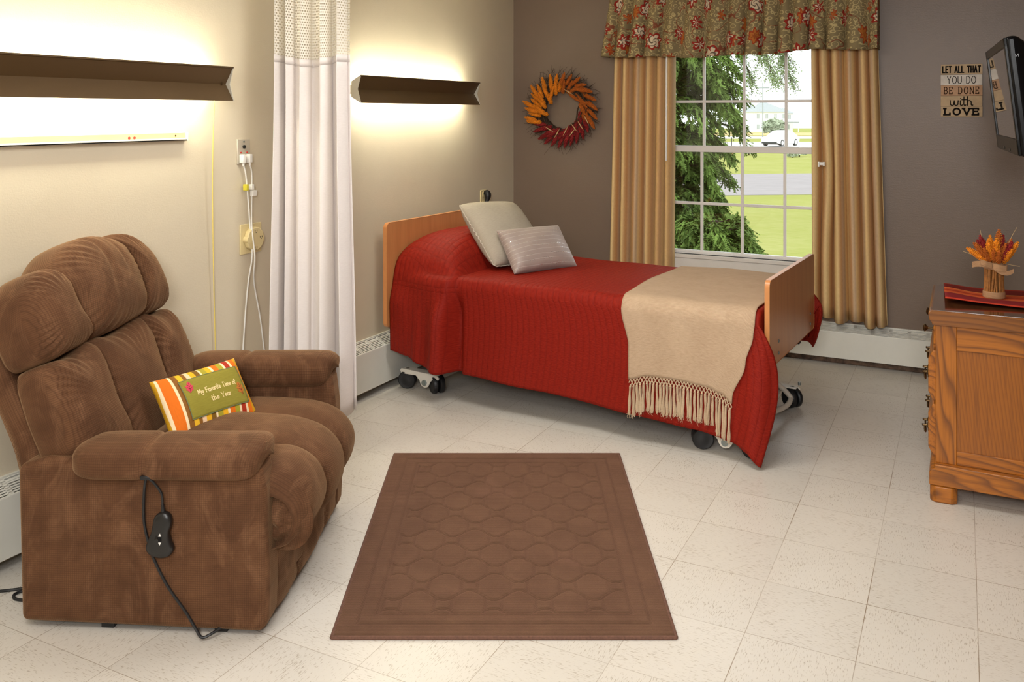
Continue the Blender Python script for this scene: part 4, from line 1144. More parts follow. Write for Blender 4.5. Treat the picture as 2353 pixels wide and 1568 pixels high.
for s in (-1, 1):
    cm.lathe([(.014, s*.006), (.044, s*.006), (.050, s*.012), (.050, s*.026), (.044, s*.033), (.030, s*.030), (.012, s*.034)], (0, 0, .050), 1, 24)
o = cm.build('caster', 'black_rub', None, True); me1 = o.data; bpy.data.objects.remove(o)
hm = MB().cyl((0, 0, .05), (0, 0, .108), .011).box(-.012, .012, -.006, .006, .05, .10)
o = hm.build('caster_hub', 'black_plastic', None); me2 = o.data; bpy.data.objects.remove(o)
caster_me = (me1, me2)
bogie(1.735, 1.965, 1.85, .015, 1); bogie(1.735, 1.955, 1.85, .855, -1)
bogie(.025, .225, .165, .040, 1); bogie(.025, .225, .165, .845, -1)
lf = MB()
for a in (.165, 1.85): lf.box(a-.02, a+.02, .08, .80, .045, .075)
lf.tube([(1.86, .30, .075), (1.93, .45, .07), (1.965, .66, .055), (1.96, .78, .06)], .013, 10)
lf.tube([(1.96, .78, .06), (1.945, .74, .10), (1.90, .62, .20), (1.80, .5, .36)], .013, 10)
lf.tube([(.19, .44, .06), (.5, .44, .2), (.9, .44, .38)], .016, 10)
lf.tube([(1.83, .44, .06), (1.5, .44, .2), (1.1, .44, .38)], .016, 10)
lf.build('lift_frame', 'white_metal', bed, True)
MB().box(.165, 1.85, .43, .455, .07, .085).build('long_rail', 'white_metal', bed)
MB().cyl((1.985, .855, .112), (1.985, .855, .128), .008).build('brake_stud', 'bolt', bed, True)

# coverlet -----------------------------------------------------------
def lerps(tab, x):
    if x <= tab[0][0]: return tab[0][1]
    for (a, b), (c, d) in zip(tab, tab[1:]):
        if x <= c:
            t = (x-a)/(c-a); t = t*t*(3-2*t); return b+(d-b)*t
    return tab[-1][1]
ZT0 = .670; BN, BF, RC = -.032, .920, .055
def bumpf(a, b):
    f = max(0, 1-((a-.14)/.275)**4)**.75 if a > .14 else 1-.25*((.14-a)/.14)**2
    g = max(0, 1-abs((b-.445)/.475)**3.2)**.6
    return .195*f*g
ZHN = [(0, .235), (.12, .225), (.29, .19), (.40, .175), (.44, .17), (.95, .156), (1.42, .128), (1.73, .113), (1.90, .088), (1.97, .065), (2.045, .012), (2.10, .012)]
ZHF = [(0, .15), (1.45, .16), (1.75, .33), (2.0, .32), (2.06, .29), (2.1, .33)]  # unseen far hem lowered to keep light out from under the bed
def endx(t): t = min(1, max(0, t)); return 2.016+.068*sin(pi*t**.75)+.022*t
def cov(ua, q):
    """ua 0..1 head to foot, q 0..1 far hem to near hem"""
    if q < .22: side, t = -1, 1-q/.22
    elif q > .78: side, t = 1, (q-.78)/.22
    else: side, t = 0, 0.0
    a = .004+(endx(t)-.004)*ua
    if side == 0:
        bn = BN-.05*(1-sstep(.385, .43, a))*sstep(.02, .3, a)-.006
        b = BF+(bn-BF)*((q-.22)/.56)
        d = min(b-bn, BF-b)
        z = ZT0+bumpf(a, b)
        if d < RC: z -= RC-sqrt(max(0, RC*RC-(RC-d)**2))
        z += .003*sin(5*a+2)*sin(6*b)+.002*sin(13*a+7*b)
        return Vector((a, b, z))
    bn = BN-.05*(1-sstep(.385, .43, a))*sstep(.02, .3, a)-.006
    zt = ZT0-RC+bumpf(a, bn if side > 0 else BF)
    zh = lerps(ZHN if side > 0 else ZHF, a)
    z = zt+(zh-zt)*t
    s = sstep(0, .35, t)
    fl = .018*t+.006*sin(8.5*a+1)*t+.003*sin(19*a)*t
    if side > 0:
        fl += .060*gauss(a-.35, .050)*sstep(0, .45, t)+.050*gauss(a-.06, .085)*s*(1-t)-.050*gauss(a-.435, .026)*s+.016*gauss(a-.2, .03)*t
        fl += .050*gauss(a-2.0, .06)*t+.010*gauss(a-1.90, .03)*t
        b = bn-fl+.16*sstep(2.03, 2.10, a)*t*(1-t)
    else:
        fl += .05*gauss(a-1.99, .05)*t*t
        b = BF+fl*.8-.06*sstep(2.02, 2.1, a)*t
    return Vector((a, b, z))
def covuv(ua, q):
    t = max(0, (q-.78)/.22, 1-q/.22)
    v = .62*((q-.22)/.56) if .22 <= q <= .78 else (0-.5*(1-q/.22) if q < .22 else .62+.53*(q-.78)/.22)
    return (2.016*ua, v)
def cov_full(ua, q):
    """adds the foot end, tucked down between mattress and footboard"""
    if ua <= .965: return cov(ua/.965, q)
    k = (ua-.965)/.035; p = cov(1.0, q)
    if .22 <= q <= .78:
        p.x += .006*sin(pi*k); p.z -= .26*k
    else:
        t = (q-.78)/.22 if q > .78 else 1-q/.22; g = 1-sstep(0, .30, t); sg = 1 if q > .78 else -1
        p.z -= .26*k*g*(1-t); p.y += sg*(.07*k*g+.012*k*t); p.x -= (p.x-2.016)*k*g+.004*k*(1-g)
    return p
o = grid('coverlet', cov_full, 206, 150, 'quilt', None, covuv, thick=.005, off=1)
o.location = BP; o.rotation_euler = (0, 0, BPHI)
tag(o, 'rust red quilted coverlet draped over the bed and hanging to its casters', 'bedspread')

# throw --------------------------------------------------------------
def cov_at(a, q):
    t = max(0, (q-.78)/.22, 1-q/.22) if (q < .22 or q > .78) else 0
    return cov((a-.004)/(endx(t)-.004), q)
def cov_off(a, q, off):
    p = cov_at(a, q); e = .004
    da = cov_at(min(a+e, 2.0), q)-cov_at(a-e, q); dq = cov_at(a, min(q+.004, 1))-cov_at(a, max(q-.004, 0))
    n = dq.cross(da)
    if n.length < 1e-9: n = Vector((0, 0, 1))
    n.normalize()
    ref = Vector((0, -1, .3)) if q > .78 else (Vector((0, 1, .3)) if q < .22 else Vector((0, 0, 1)))
    if n.dot(ref) < 0: n = -n
    return p+n*off
AL = [(0.0, 1.36), (.22, 1.335), (.5, 1.345), (.78, 1.37), (.86, 1.41), (1.0, 1.418)]
AR = [(0.0, 1.985), (.22, 1.998), (.70, 2.000), (.78, 2.000), (.80, 1.995), (.85, 1.965), (.92, 1.905), (1.0, 1.89)]
ZE = [(0, .290), (.2, .318), (.48, .322), (.75, .312), (.9, .290), (1, .258)]
def q_of_z(a, z):
    zt = ZT0-RC; zh = lerps(ZHN, a); return .78+.22*(zt-z)/(zt-zh)
def thr(u, v):
    ae = 1.418+(1.905-1.418)*u
    q1 = q_of_z(ae, lerps(ZE, u)); q0 = .02
    q = q0+(q1-q0)*v
    a = lerps(AL, q)+(lerps(AR, q)-lerps(AL, q))*u
    return cov_off(a, q, .0085+.002*sin(7*a+9*q))
th_root = thing('throw_blanket', 'beige knitted throw with knotted fringe laid across the foot of the bed', 'blanket', BP, BPHI)
grid('knit_cloth', thr, 60, 130, 'throw', th_root, lambda u, v: (u*.6, v*1.8), thick=.005, off=0)
NT_ = 30
def near_pt(a, z, off): return cov_off(a, min(.999, q_of_z(a, z)), off)
def edge(u):
    ae = 1.418+(1.905-1.418)*u; return ae, lerps(ZE, u)
net = MB(); R = random.Random(9)
for row in range(2):
    n2 = NT_*1
    for i in range(n2):
        for sg in (-1, 1):
            u0 = (i+.5)/n2+(0 if row == 0 else .5/n2); u1 = u0+sg*.5/n2
            if not (0 <= u1 <= 1.001) or u0 > 1: continue
            a0, z0 = edge(min(u0, 1)); a1, z1 = edge(min(max(u1, 0), 1))
            net.tube([near_pt(a0, z0+.002-.015*row, .012), near_pt(a1, z1-.013-.015*row, .013)], .0025, 5, 2)
for i in range(NT_):
    a0, z0 = edge((i+.5)/NT_); net.cyl(near_pt(a0, z0-.024, .008), near_pt(a0, z0-.034, .018), .0045, seg=8)
net.build('fringe_netting', 'yarn', th_root, True)
# tassels hang in small groups, a few together
gap = {5, 8, 12, 16, 17, 24}
for i in range(NT_):
    u = (i+.5)/NT_; a0, z0 = edge(u)
    L = .118+.018*R.random()+(.02 if i > 24 else 0)
    lean = R.uniform(-.006, .006)
    m = MB()
    for k in range(4):
        da = R.uniform(-.0035, .0035); oa = R.uniform(.010, .017); pts = []
        for j in range(6):
            f = j/5
            aa = a0+lean*f+da*(.35+1.3*f)+.0014*sin(9*f+k+i); zz = max(z0-.030-L*f*(1+.05*R.random()), .06)
            p = near_pt(min(aa, 1.985), max(zz, lerps(ZHN, aa)+.001), oa); p.z = zz
            pts.append(p)
        m.tube(pts, .0040, 5, 3, lambda f: 1.0 if f < .85 else 1.0-.5*(f-.85)/.15)
    for k in range(7):
        aa = a0+lean+R.uniform(-.006, .006); zz = z0-.03-L*R.uniform(.75, 1)
        p = near_pt(min(aa, 1.985), max(zz, lerps(ZHN, aa)+.002), R.uniform(.012, .02)); p.z = zz
        m.tube([p, p+Vector((R.uniform(-.006, .006), R.uniform(-.004, .002), -.012)), p+Vector((R.uniform(-.009, .009), R.uniform(-.006, .002), -.02))], .0006, 3, 2)
    m.build('tassel', 'yarn', th_root, True)

# cushions on the bed ------------------------------------------------
def cushion_thing(name, label, cat):
    return thing(name, label, cat, BP, BPHI)
def on_bed(O): return O
c1 = cushion_thing('throw_pillow', 'large plain grey-beige cushion with lace edge leaning at the bed head', 'cushion')
EX = Vector((.07, .41, 0)).normalized(); EY = Vector((-.27, 0, .295)).normalized()
BL = Vector((.49, .25, .685))
EX = Vector((.075, .41, -.022)).normalized()
M1 = frame_matrix(BL+EX*.225+EY*.205+Vector((.02, 0, .02)), EX, EY)
o, f1 = pillow('cover', .48, .44, .20, 'grey_linen', c1, M1, pinch=.05, ex=.42, wr=.006, seed=3, rc=.05)
m = MB()
for s in range(2):
    pts = []
    for k in range(33):
        v = -1+2*k/32
        p = f1(-.995, v, 1) if s == 0 else f1(v, -.995, 1)
        p.z = 0
        p += Vector((-.004, 0, .0)) if s == 0 else Vector((0, -.004, 0))
        p += (Vector((.003*sin(k*3.0), 0, .003*cos(k*3))) if s == 0 else Vector((0, .003*sin(k*3), .003*cos(k*3))))
        pts.append(M1 @ p)
    m.tube(pts, .0030, 5, 4)
m.build('lace_edge', 'lace', c1, True)
c2 = cushion_thing('throw_pillow', 'small silver satin cushion with sequin lines in front of the large cushion', 'cushion')
BL2 = Vector((.65, .222, .682)); EX2 = Vector((.168, .371, 0)).normalized(); EY2 = Vector((-.156, .03, .19)).normalized()
M2 = frame_matrix(BL2+EX2*.204+EY2*.125, EX2, EY2)
pillow('cover', .43, .275, .15, 'satin', c2, M2, pinch=.06, ex=.40, wr=.010, seed=8)
# ------------------------------------------------------------------ recliner (local x forward, y away from camera side, z up)
CA = radians(23.4); CO = Vector((-2.365, 2.231, 0))
ch = thing('recliner', 'brown waffle corduroy lift recliner beside the rug', 'armchair', CO, CA)
def side_panel(y0, y1, back, dz=0):
    poly = [(back, .022), (.40, .014), (.412, .05), (.416, .14), (.406, .43), (.394, .49+dz), (.372, .52+dz), (-.16, .505+dz), (-.255, .51+dz), (back-.012, .485)]
    m = MB(); P = [(x, z) for x, z in poly]
    m.prism(P, 1, y0, y1)
    m.UV = [(v.x, v.z) if True else 0 for v in m.V]
    o = m.build('side_panel', 'cord', ch, bevel=.022, bseg=4)
    return o
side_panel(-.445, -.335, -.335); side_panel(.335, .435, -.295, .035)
def arm_pad(sgn, yc, hw, x0, x1, zc0, hh):
    nx, ns = 64, 28; V = []; UV = []; F = []
    for i in range(nx+1):
        s = i/nx; x = x0+(x1-x0)*s
        k = max(0.0, 1-abs(2*s-1)**9)**.5
        if s > .5: k = max(0.0, 1-abs(2*s-1)**16)**.5
        k *= 1-.11*gauss(x-.055, .011)
        k = max(k, .02)
        zc = zc0+.012*s
        for j in range(ns):
            a = 2*pi*j/ns
            c, d = cos(a), sin(a)
            e = .62
            yy = hw*abs(c)**e*(1 if c > 0 else -1)*k
            zz = hh*abs(d)**e*(1 if d > 0 else -1)*k
            if c*sgn < 0: zz += -.012*abs(c)*k   # droops on the outer face
            g = .0035*sin(a*9)*sstep(.80, 1, s)+.002*sin(a*7+1)*(1-sstep(0, .12, s))
            V.append(Vector((x+(.012*d if s > .9 else 0), yc+yy*(1+g*8), zc+zz*(1+g*8))))
            UV.append((x, a*.075))
    for i in range(nx):
        for j in range(ns):
            F.append((i*ns+j, (i+1)*ns+j, (i+1)*ns+(j+1) % ns, i*ns+(j+1) % ns))
    F += [tuple(range(ns)), tuple(range(nx*ns, nx*ns+ns))[::-1]]
    return mesh_from('arm_pad', V, F, 'cord', ch, True, UV)
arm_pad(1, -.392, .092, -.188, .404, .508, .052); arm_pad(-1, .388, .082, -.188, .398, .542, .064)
# front gathered knots of the arm pads
for y, zk in ((-.418, .545), (.405, .575)):
    m = MB(); m.lathe([(.022, 0), (.020, .006), (.008, .009), (.001, .007)], (.397, y, zk), 0, 14); m.build('gather_knot', 'cord', ch, True)

# backrest frame: x2 = y, y2 = up the back, normal forward
BO = (-.158, 0, .413); BX = (0, 1, 0); BY = Vector((-.37, 0, .929)).normalized(); BZ = Vector((.929, 0, .37)).normalized()
def bcush(name, outline, T, depth, **k):
    return cushion(name, outline, T, depth, (BO, BX, BY, BZ), 'cord', ch, **k)
def mir(o): return [(-a, b) for a, b in o][::-1]
HR = [(-.165, .405), (-.08, .392), (0, .388), (.1, .392), (.205, .405), (.235, .50), (.23, .60), (.19, .685), (.1, .722), (0, .732), (-.11, .712), (-.21, .655), (-.246, .58), (-.222, .50)]
bcush('headrest', HR, .125, .11, gather=.012, gf=32, p=2.6, extra=lambda x, y, r: -.010*gauss(x+.03-.15*(y-.6), .012)*sstep(.45, .6, y)-.007*gauss(x-.07, .010)*sstep(.5, .6, y))
LB = [(-.165, .388), (0, .376), (.20, .388), (.205, .2), (.17, -.02), (0, -.04), (-.15, -.02), (-.172, .2)]
bcush('lumbar_cushion', LB, .078, .11, gather=.013, gf=30, p=2.8)
WU = [(.190, .402), (.30, .388), (.385, .392), (.408, .45), (.402, .545), (.368, .635), (.30, .695), (.225, .715), (.175, .705), (.20, .62), (.218, .50)]
bcush('wing_cushion', WU, .095, .13, gather=.015, gf=34, p=2.8)
WN = [(.160, .402), (.28, .388), (.385, .392), (.408, .45), (.402, .54), (.372, .61), (.31, .655), (.245, .664), (.200, .635), (.196, .57), (.185, .49)]
bcush('wing_cushion', mir(WN), .095, .11, gather=.015, gf=34, p=2.8)
WL = [(.190, .388), (.30, .374), (.388, .378), (.414, .28), (.416, .17), (.40, .09), (.33, .05), (.24, .02), (.165, .03), (.19, .18)]
bcush('wing_cushion', WL, .085, .13, gather=.015, gf=34, p=2.8); WM = [(.160, .388), (.28, .374)]+WL[2:8]+[(.145, .03), (.163, .18)]
bcush('wing_cushion', mir(WM), .088, .10, gather=.015, gf=34, p=2.8)
BS = [(-.33, -.10), (.33, -.10), (.36, .2), (.36, .5), (.29, .64), (0, .66), (-.29, .64), (-.36, .5), (-.36, .2)]
cushion('back_shell', BS, .02, .075, (Vector(BO)-BZ*.135, BX, BY, BZ), 'cord', ch, p=8)

# seat made of three rolled channels that waterfall down the front
SKEL = [(-.22, .38), (-.06, .41), (.12, .425), (.25, .42), (.34, .405), (.40, .385), (.425, .35), (.43, .32), (.42, .285), (.40, .26), (.37, .245)]
def channel(name, y0, y1, outer, seed, ex=2.6, sh=0.0):
    Pp = catmull([(a, 0, b) for a, b in outer], 8); Ss = catmull([(a+sh*sstep(.2, .38, a), 0, b) for a, b in SKEL], 8)
    n = 72; Pp = resample(Pp, n, False); Ss = resample(Ss, n, False)
    L = [0]
    for i in range(1, n): L.append(L[-1]+(Pp[i]-Pp[i-1]).length)
    nv = 30; V = []; UV = []; F = []
    for i in range(n):
        for j in range(nv+1):
            v = sin(pi/2*(2*j/nv-1)); s = max(0, 1-abs(v)**ex)**.5
            wr = .006*sin(34*i/n+seed)*abs(v)**6*s+.004*mnoise.noise(Vector((i*.12, v*2.2, seed)))*s
            p = Ss[i].lerp(Pp[i], s*(1+wr*6))
            V.append(Vector((p.x, (y0+y1)/2+(y1-y0)/2*v, p.z))); UV.append((L[i], (y1-y0)/2*v))
    for i in range(n-1):
        for j in range(nv):
            q = i*(nv+1)+j; F.append((q, q+1, q+nv+2, q+nv+1))
    return mesh_from(name, V, F, 'cord', ch, True, UV)
mid = [(-.22, .40), (-.08, .462), (.1, .485), (.25, .480), (.36, .470), (.45, .438), (.506, .378), (.518, .31), (.495, .235), (.44, .188), (.37, .185)]
nearo = [(-.22, .40), (-.08, .45), (.1, .470), (.25, .474), (.36, .478), (.44, .472), (.500, .430), (.526, .358), (.512, .290), (.465, .240), (.40, .222)]
faro = [(-.22, .40), (-.08, .45), (.1, .462), (.25, .460), (.35, .452), (.43, .425), (.485, .37), (.497, .31), (.475, .24), (.43, .20), (.37, .195)]
channel('seat_channel', -.405, -.135, nearo, 1, 3.2, .045); channel('seat_channel', -.160, .155, mid, 4, 2.8); channel('seat_channel', .130, .365, faro, 7, 3.0)
# swirl of gathered fabric at the near roll end
def swirl(a, b):
    r = .092*a; th = 2*pi*b
    y = -.366-.030*(1-a*a)+.0075*sin(5*th+a*7)*a*(1-a**4)*1.6-.004*gauss(a-.25, .08)
    return Vector((.447+r*cos(th)*.88, y, .312+r*sin(th)))
grid('gathered_end', swirl, 18, 60, 'cord', ch, lambda a, b: (.092*a*cos(2*pi*b), .092*a*sin(2*pi*b)))
sk = [(-.36, .045), (-.30, .020), (0, .03), (.30, .030), (.36, .05), (.365, .15), (.36, .25), (0, .262), (-.36, .25), (-.365, .15)]
cushion('front_skirt', sk, .035, .10, ((.392, 0, 0), (0, 1, 0), (0, 0, 1), (1, 0, 0)), 'cord', ch, p=4, gather=.003, extra=lambda y, z, r: -.012*gauss(y+.17, .012)-.012*gauss(y-.15, .014)+.010*sin(z*40)*gauss(y+.02, .12))
# mechanism and base bars
MB().box(-.30, .36, -.33, .33, .05, .38).box(-.335, -.20, -.34, .34, .05, .475).build('inner_frame', 'black_plastic', ch, bevel=.01)
b = MB().box(-.28, .34, -.40, -.36, .012, .032).box(-.28, .34, .36, .40, .012, .032).box(-.27, -.23, -.40, .40, .012, .04).box(.28, .32, -.40, .40, .012, .04)
b.build('base_frame', 'black_plastic', ch, bevel=.003)
for x in (-.08, .265):
    for y in (-.425, .40): MB().box(x-.02, x+.02, y+.005, y+.035, 0, .030).build('foot', 'black_rub', ch, bevel=.003)

# hand control hanging on the near side
hc = thing('hand_control', 'black corded hand control hanging on the side of the recliner', 'remote', CO+Matrix.Rotation(CA, 3, 'Z') @ Vector((.10, -.447, .30)), CA)
prof = [(a*1.18, b) for a, b in [(.012, .072), (.028, .060), (.030, .035), (.024, .010), (.030, -.018), (.036, -.035), (.026, -.056), (.004, -.063), (-.022, -.056), (-.034, -.036), (-.028, -.012), (-.020, .012), (-.016, .035), (-.010, .060)]]
Pp = resample(catmull([(x, 0, z) for x, z in prof], 6, True), 56)
V = []; F = []; rings = [(.90, -.006), (1.0, -.010), (1.0, -.020), (.93, -.026), (.75, -.0285), (.4, -.0298), (.05, -.030)]
for s, y in rings:
    for p in Pp: V.append((p.x*s, y, p.z*s))
n = 56
for i in range(len(rings)-1):
    for k in range(n): F.append((i*n+k, i*n+(k+1) % n, (i+1)*n+(k+1) % n, (i+1)*n+k))
F += [tuple(range(n)), tuple(range((len(rings)-1)*n, len(rings)*n))[::-1]]
body = mesh_from('control_body', V, F, 'black_plastic', hc, True)
MB().prism([(.002, -.009), (.012, -.009), (.011, .003), (.003, .003)], 1, -.033, -.028).build('rocker_button', 'gloss_black', body, bevel=.0015)
MB().prism([(.003, .006), (.011, .006), (.007, .014)], 1, -.0325, -.029).build('up_arrow', 'white_plastic', body)
MB().prism([(.003, -.012), (.011, -.012), (.007, -.020)], 1, -.0325, -.029).build('down_arrow', 'white_plastic', body)
MB().cyl((.010, -.015, .068), (.008, -.015, .092), .006, .0042).build('strain_relief', 'black_rub', body, True)
cb = MB()
cb.tube([(.008, -.015, .09), (.006, -.018, .125), (-.012, -.026, .158), (-.026, -.03, .172), (-.034, -.026, .174)], .0036, 8)
cb.tube([(-.034, -.026, .176), (-.042, -.022, .15), (-.050, -.012, .09), (-.050, -.008, .03), (-.036, -.008, -.03), (-.020, -.008, -.075), (.02, -.008, -.15), (.075, -.008, -.225), (.105, -.012, -.268), (.128, -.022, -.288), (.150, -.012, -.284), (.172, .01, -.276)], .0042, 8)
cb.build('cable', 'black_rub', hc, True)
MB().box(-.052, -.022, -.034, -.016, .168, .180).build('cable_clip', 'black_rub', hc, bevel=.003)
pcd = MB().tube([(-2.95+.07, 1.62, .03), (-2.80, 1.75, .006), (-2.735, 1.80, .005), (-2.695, 1.835, .005), (-2.66, 1.86, .006), (-2.60, 1.88, .006)], .0045, 8)
pcd.tube([(-2.60, 1.80, .006), (-2.655, 1.785, .005), (-2.684, 1.797, .005), (-2.682, 1.822, .006), (-2.655, 1.850, .010), (-2.60, 1.86, .012)], .0045, 8)
tag(pcd.build('power_cable', 'black_rub', None, True), 'black power cable on the floor running behind the recliner', 'cable')

# embroidered pillow on the seat
fp = thing('embroidered_pillow', 'striped autumn pillow with green embroidered patch on the recliner seat', 'cushion', CO, CA)
EXp = Vector((.159, .282, 0)).normalized(); EYp = Vector((-.095, .055, .158)).normalized()
BLp = Vector((-.010, -.120, .450))
MP = frame_matrix(BLp+EXp*.165+EYp*.103, EXp, EYp)
o, fpf = pillow('cover', .355, .220, .095, 'fall_stripe', fp, MP, pinch=.05, ex=.42, wr=.004, seed=2)
def onp(x, y, off):
    """x,y metres on the pillow face -> local point"""
    u = max(-.99, min(.99, x/.1775)); v = max(-.99, min(.99, y/.11))
    for _ in range(6):
        q = fpf(u, v, 1); u += (x-q.x)/.1775; v += (y-q.y)/.11
        u = max(-.995, min(.995, u)); v = max(-.995, min(.995, v))
    q = fpf(u, v, 1)
    k = mnoise.noise(Vector((q.x*9+2, q.y*9, 1))); q.z += .004*k*min(1, 6*(1-u*u)*(1-v*v))
    q.z += off
    return MP @ q
px0, px1, py0, py1 = -.100, .146, -.066, .072
grid('green_patch', lambda a, b: onp(px0+(px1-px0)*a, py0+(py1-py0)*b, .0022), 26, 18, 'patch', fp, lambda a, b: (a*.23, b*.13), thick=.002, off=0)
pm = MB()
for st in ([(px0, py0), (px1, py0)], [(px1, py0), (px1, py1)], [(px1, py1), (px0, py1)], [(px0, py1), (px0, py0)]):
    (a, b), (c, d) = st
    pm.tube([onp(a+(c-a)*i/12, b+(d-b)*i/12, .003) for i in range(13)], .0012, 5, 2)
pm.build('patch_stitching', 'teal_thread', fp, True)
lm = MB()
for txt, cx, cy, hh in (('My Favorite Time of', .028, .012, .018), ('the Year', .030, -.022, .018)):
    st, w_ = text_strokes(txt, hh, gap=.15)
    k = min(1, .162/w_)
    ribbons(lm, [[(a*k, b) for a, b in s] for s in st], .0021, lambda x, y, h: onp(cx-w_*k/2+x, cy+y-.3*hh+.006*((x-w_*k/2)), .0036+h), .0008)
lm.build('embroidered_words', 'thread', fp)
def leaf(cx, cy, s, ang, mat, name):
    pts = [(0, -1), (.28, -.62), (.62, -.45), (.5, -.1), (.72, .25), (.36, .4), (.3, .75), (0, 1), (-.3, .75), (-.36, .4), (-.72, .25), (-.5, -.1), (-.62, -.45), (-.28, -.62)]
    ca, sa = cos(radians(ang)), sin(radians(ang)); m = MB()
    Q = [(cx+s*(x*ca-y*sa), cy+s*(x*sa+y*ca)) for x, y in pts]
    V = [onp(cx, cy, .0058)]+[onp(x, y, .0042) for x, y in Q]+[onp(x, y, .0026) for x, y in Q]
    n = len(Q)
    F = [(0, 1+i, 1+(i+1) % n) for i in range(n)]+[(1+i, 1+n+i, 1+n+(i+1) % n, 1+(i+1) % n) for i in range(n)]
    m.add(V, F); o = m.build(name, mat, fp)
    v = MB()
    for (a, b) in (((0, -1), (0, .8)), ((0, -.3), (.4, 0)), ((0, -.3), (-.4, 0)), ((0, .1), (.32, .4)), ((0, .1), (-.32, .4))):
        f = lambda p: (cx+s*(p[0]*ca-p[1]*sa), cy+s*(p[0]*sa+p[1]*ca))
        v.tube([onp(*f(a), .0062), onp(*f(b), .0056)], .0006, 4, 2)
    v.build('leaf_veins', 'dark_thread', o)
leaf(-.073, .042, .021, -12, 'leaf_pink', 'felt_leaf'); leaf(.121, -.012, .024, 8, 'leaf_orange', 'felt_leaf')

# ------------------------------------------------------------------ rug
rg = thing('area_rug', 'brown rectangular rug with carved trellis pattern on the tiled floor', 'rug', (-1.640, 2.070, 0), radians(26.9))
RW, RL = 1.005, 1.392
me = bpy.data.meshes.new('rug_pile')
nx, ny = 200, 280; V = []; F = []; GR = []
def groove(x, y):
    e = min(x, RW-x, y, RL-y)
    g = max(1-abs(e-.064)/.006, 1-abs(e-.114)/.006, 0)
    if e > .122:
        P, Wd, A_ = .1045, .158, .029
        xx = x-.114; yy = y-.114
        k0 = int(round(yy/P))
        for k in (k0-1, k0, k0+1):
            ph = pi*(k % 2); s = sin(2*pi*xx/Wd+ph)
            yc = k*P+A_*s; sl = A_*2*pi/Wd*cos(2*pi*xx/Wd+ph)
            g = max(g, 1-abs(yy-yc)/sqrt(1+sl*sl)/.0065)
            # short links at the necks between two rows
            n_ = (xx/Wd-.25-.5*(k % 2)); dx = abs(n_-round(n_))*Wd
            if 0 < yy-(k*P) and yy-k*P < P:
                g = max(g, (1-abs(dx-.026)/.006) if A_*.62 < yy-k*P < P-A_*.62 else 0)
    return max(0, min(1, g*1.5))
for i in range(nx+1):
    for j in range(ny+1):
        x, y = RW*i/nx, RL*j/ny
        g = groove(x, y)
        ed = min(x, RW-x, y, RL-y)
        z = .011-.0045*g-.004*(1-min(1, ed/.008))+.0012*mnoise.noise(Vector((x*5, y*5, 1)))
        V.append((x, y, z)); GR.append(g)
for i in range(nx):
    for j in range(ny):
        q = i*(ny+1)+j; F.append((q, q+ny+1, q+ny+2, q+1))
me.from_pydata(V, [], F)
at = me.attributes.new('groove', 'FLOAT', 'POINT'); at.data.foreach_set('value', GR)
link('pile', me, 'rug', rg, True)
ebm = MB()
ebm.tube([(0, 0, .005), (RW, 0, .005)], .0058, 8, 1).tube([(RW, 0, .005), (RW, RL, .005)], .0058, 8, 1).tube([(RW, RL, .005), (0, RL, .005)], .0058, 8, 1).tube([(0, RL, .005), (0, 0, .005)], .0058, 8, 1)
ebm.build('edge_binding', 'rug_edge', rg, True)
MB().box(.002, RW-.002, .002, RL-.002, .0005, .0045).build('backing', 'rug_edge', rg)
# ------------------------------------------------------------------ outside the window
Vd = Vector((-sin(TH), cos(TH), 0)); Rd = Vector((cos(TH), sin(TH), 0))
def gz(d): return -.6-.012*d
def W3(d, l, z): return Vector((0, 0, 0))+Vd*d+Rd*l+Vector((0, 0, z))
def ground(name, d0, d1, l0, l1, mat, label, cat, dz=0.0, skew=0.0, n=24, kind='structure'):
    def f(a, b):
        d = d0+(d1-d0)*a; l = l0+(l1-l0)*b; d2 = d+skew*(l)
        return W3(d2, l, gz(d2)+dz)
    o = grid(name, f, n, n, mat, None, None, smooth=True)
    return tag(o, label, cat, None, kind)
ground('lawn', 6.9, 420, -60, 260, 'lawn', 'bright green lawn outside the window', 'lawn', n=60)
ground('driveway', 25.6, 36.5, -20, 60, 'asphalt', 'pale asphalt driveway crossing the lawn', 'driveway', .006, .12)
ground('road', 76, 104, -60, 120, 'concrete', 'pale road beyond the lawn where the white car stands', 'road', .012)
ground('far_lane', 126, 150, -80, 160, 'concrete', 'pale lane in front of the distant house', 'road', .015)
ground('dry_field', 160, 215, -80, 160, 'field', 'tan dry field in front of the distant house', 'field', .02)

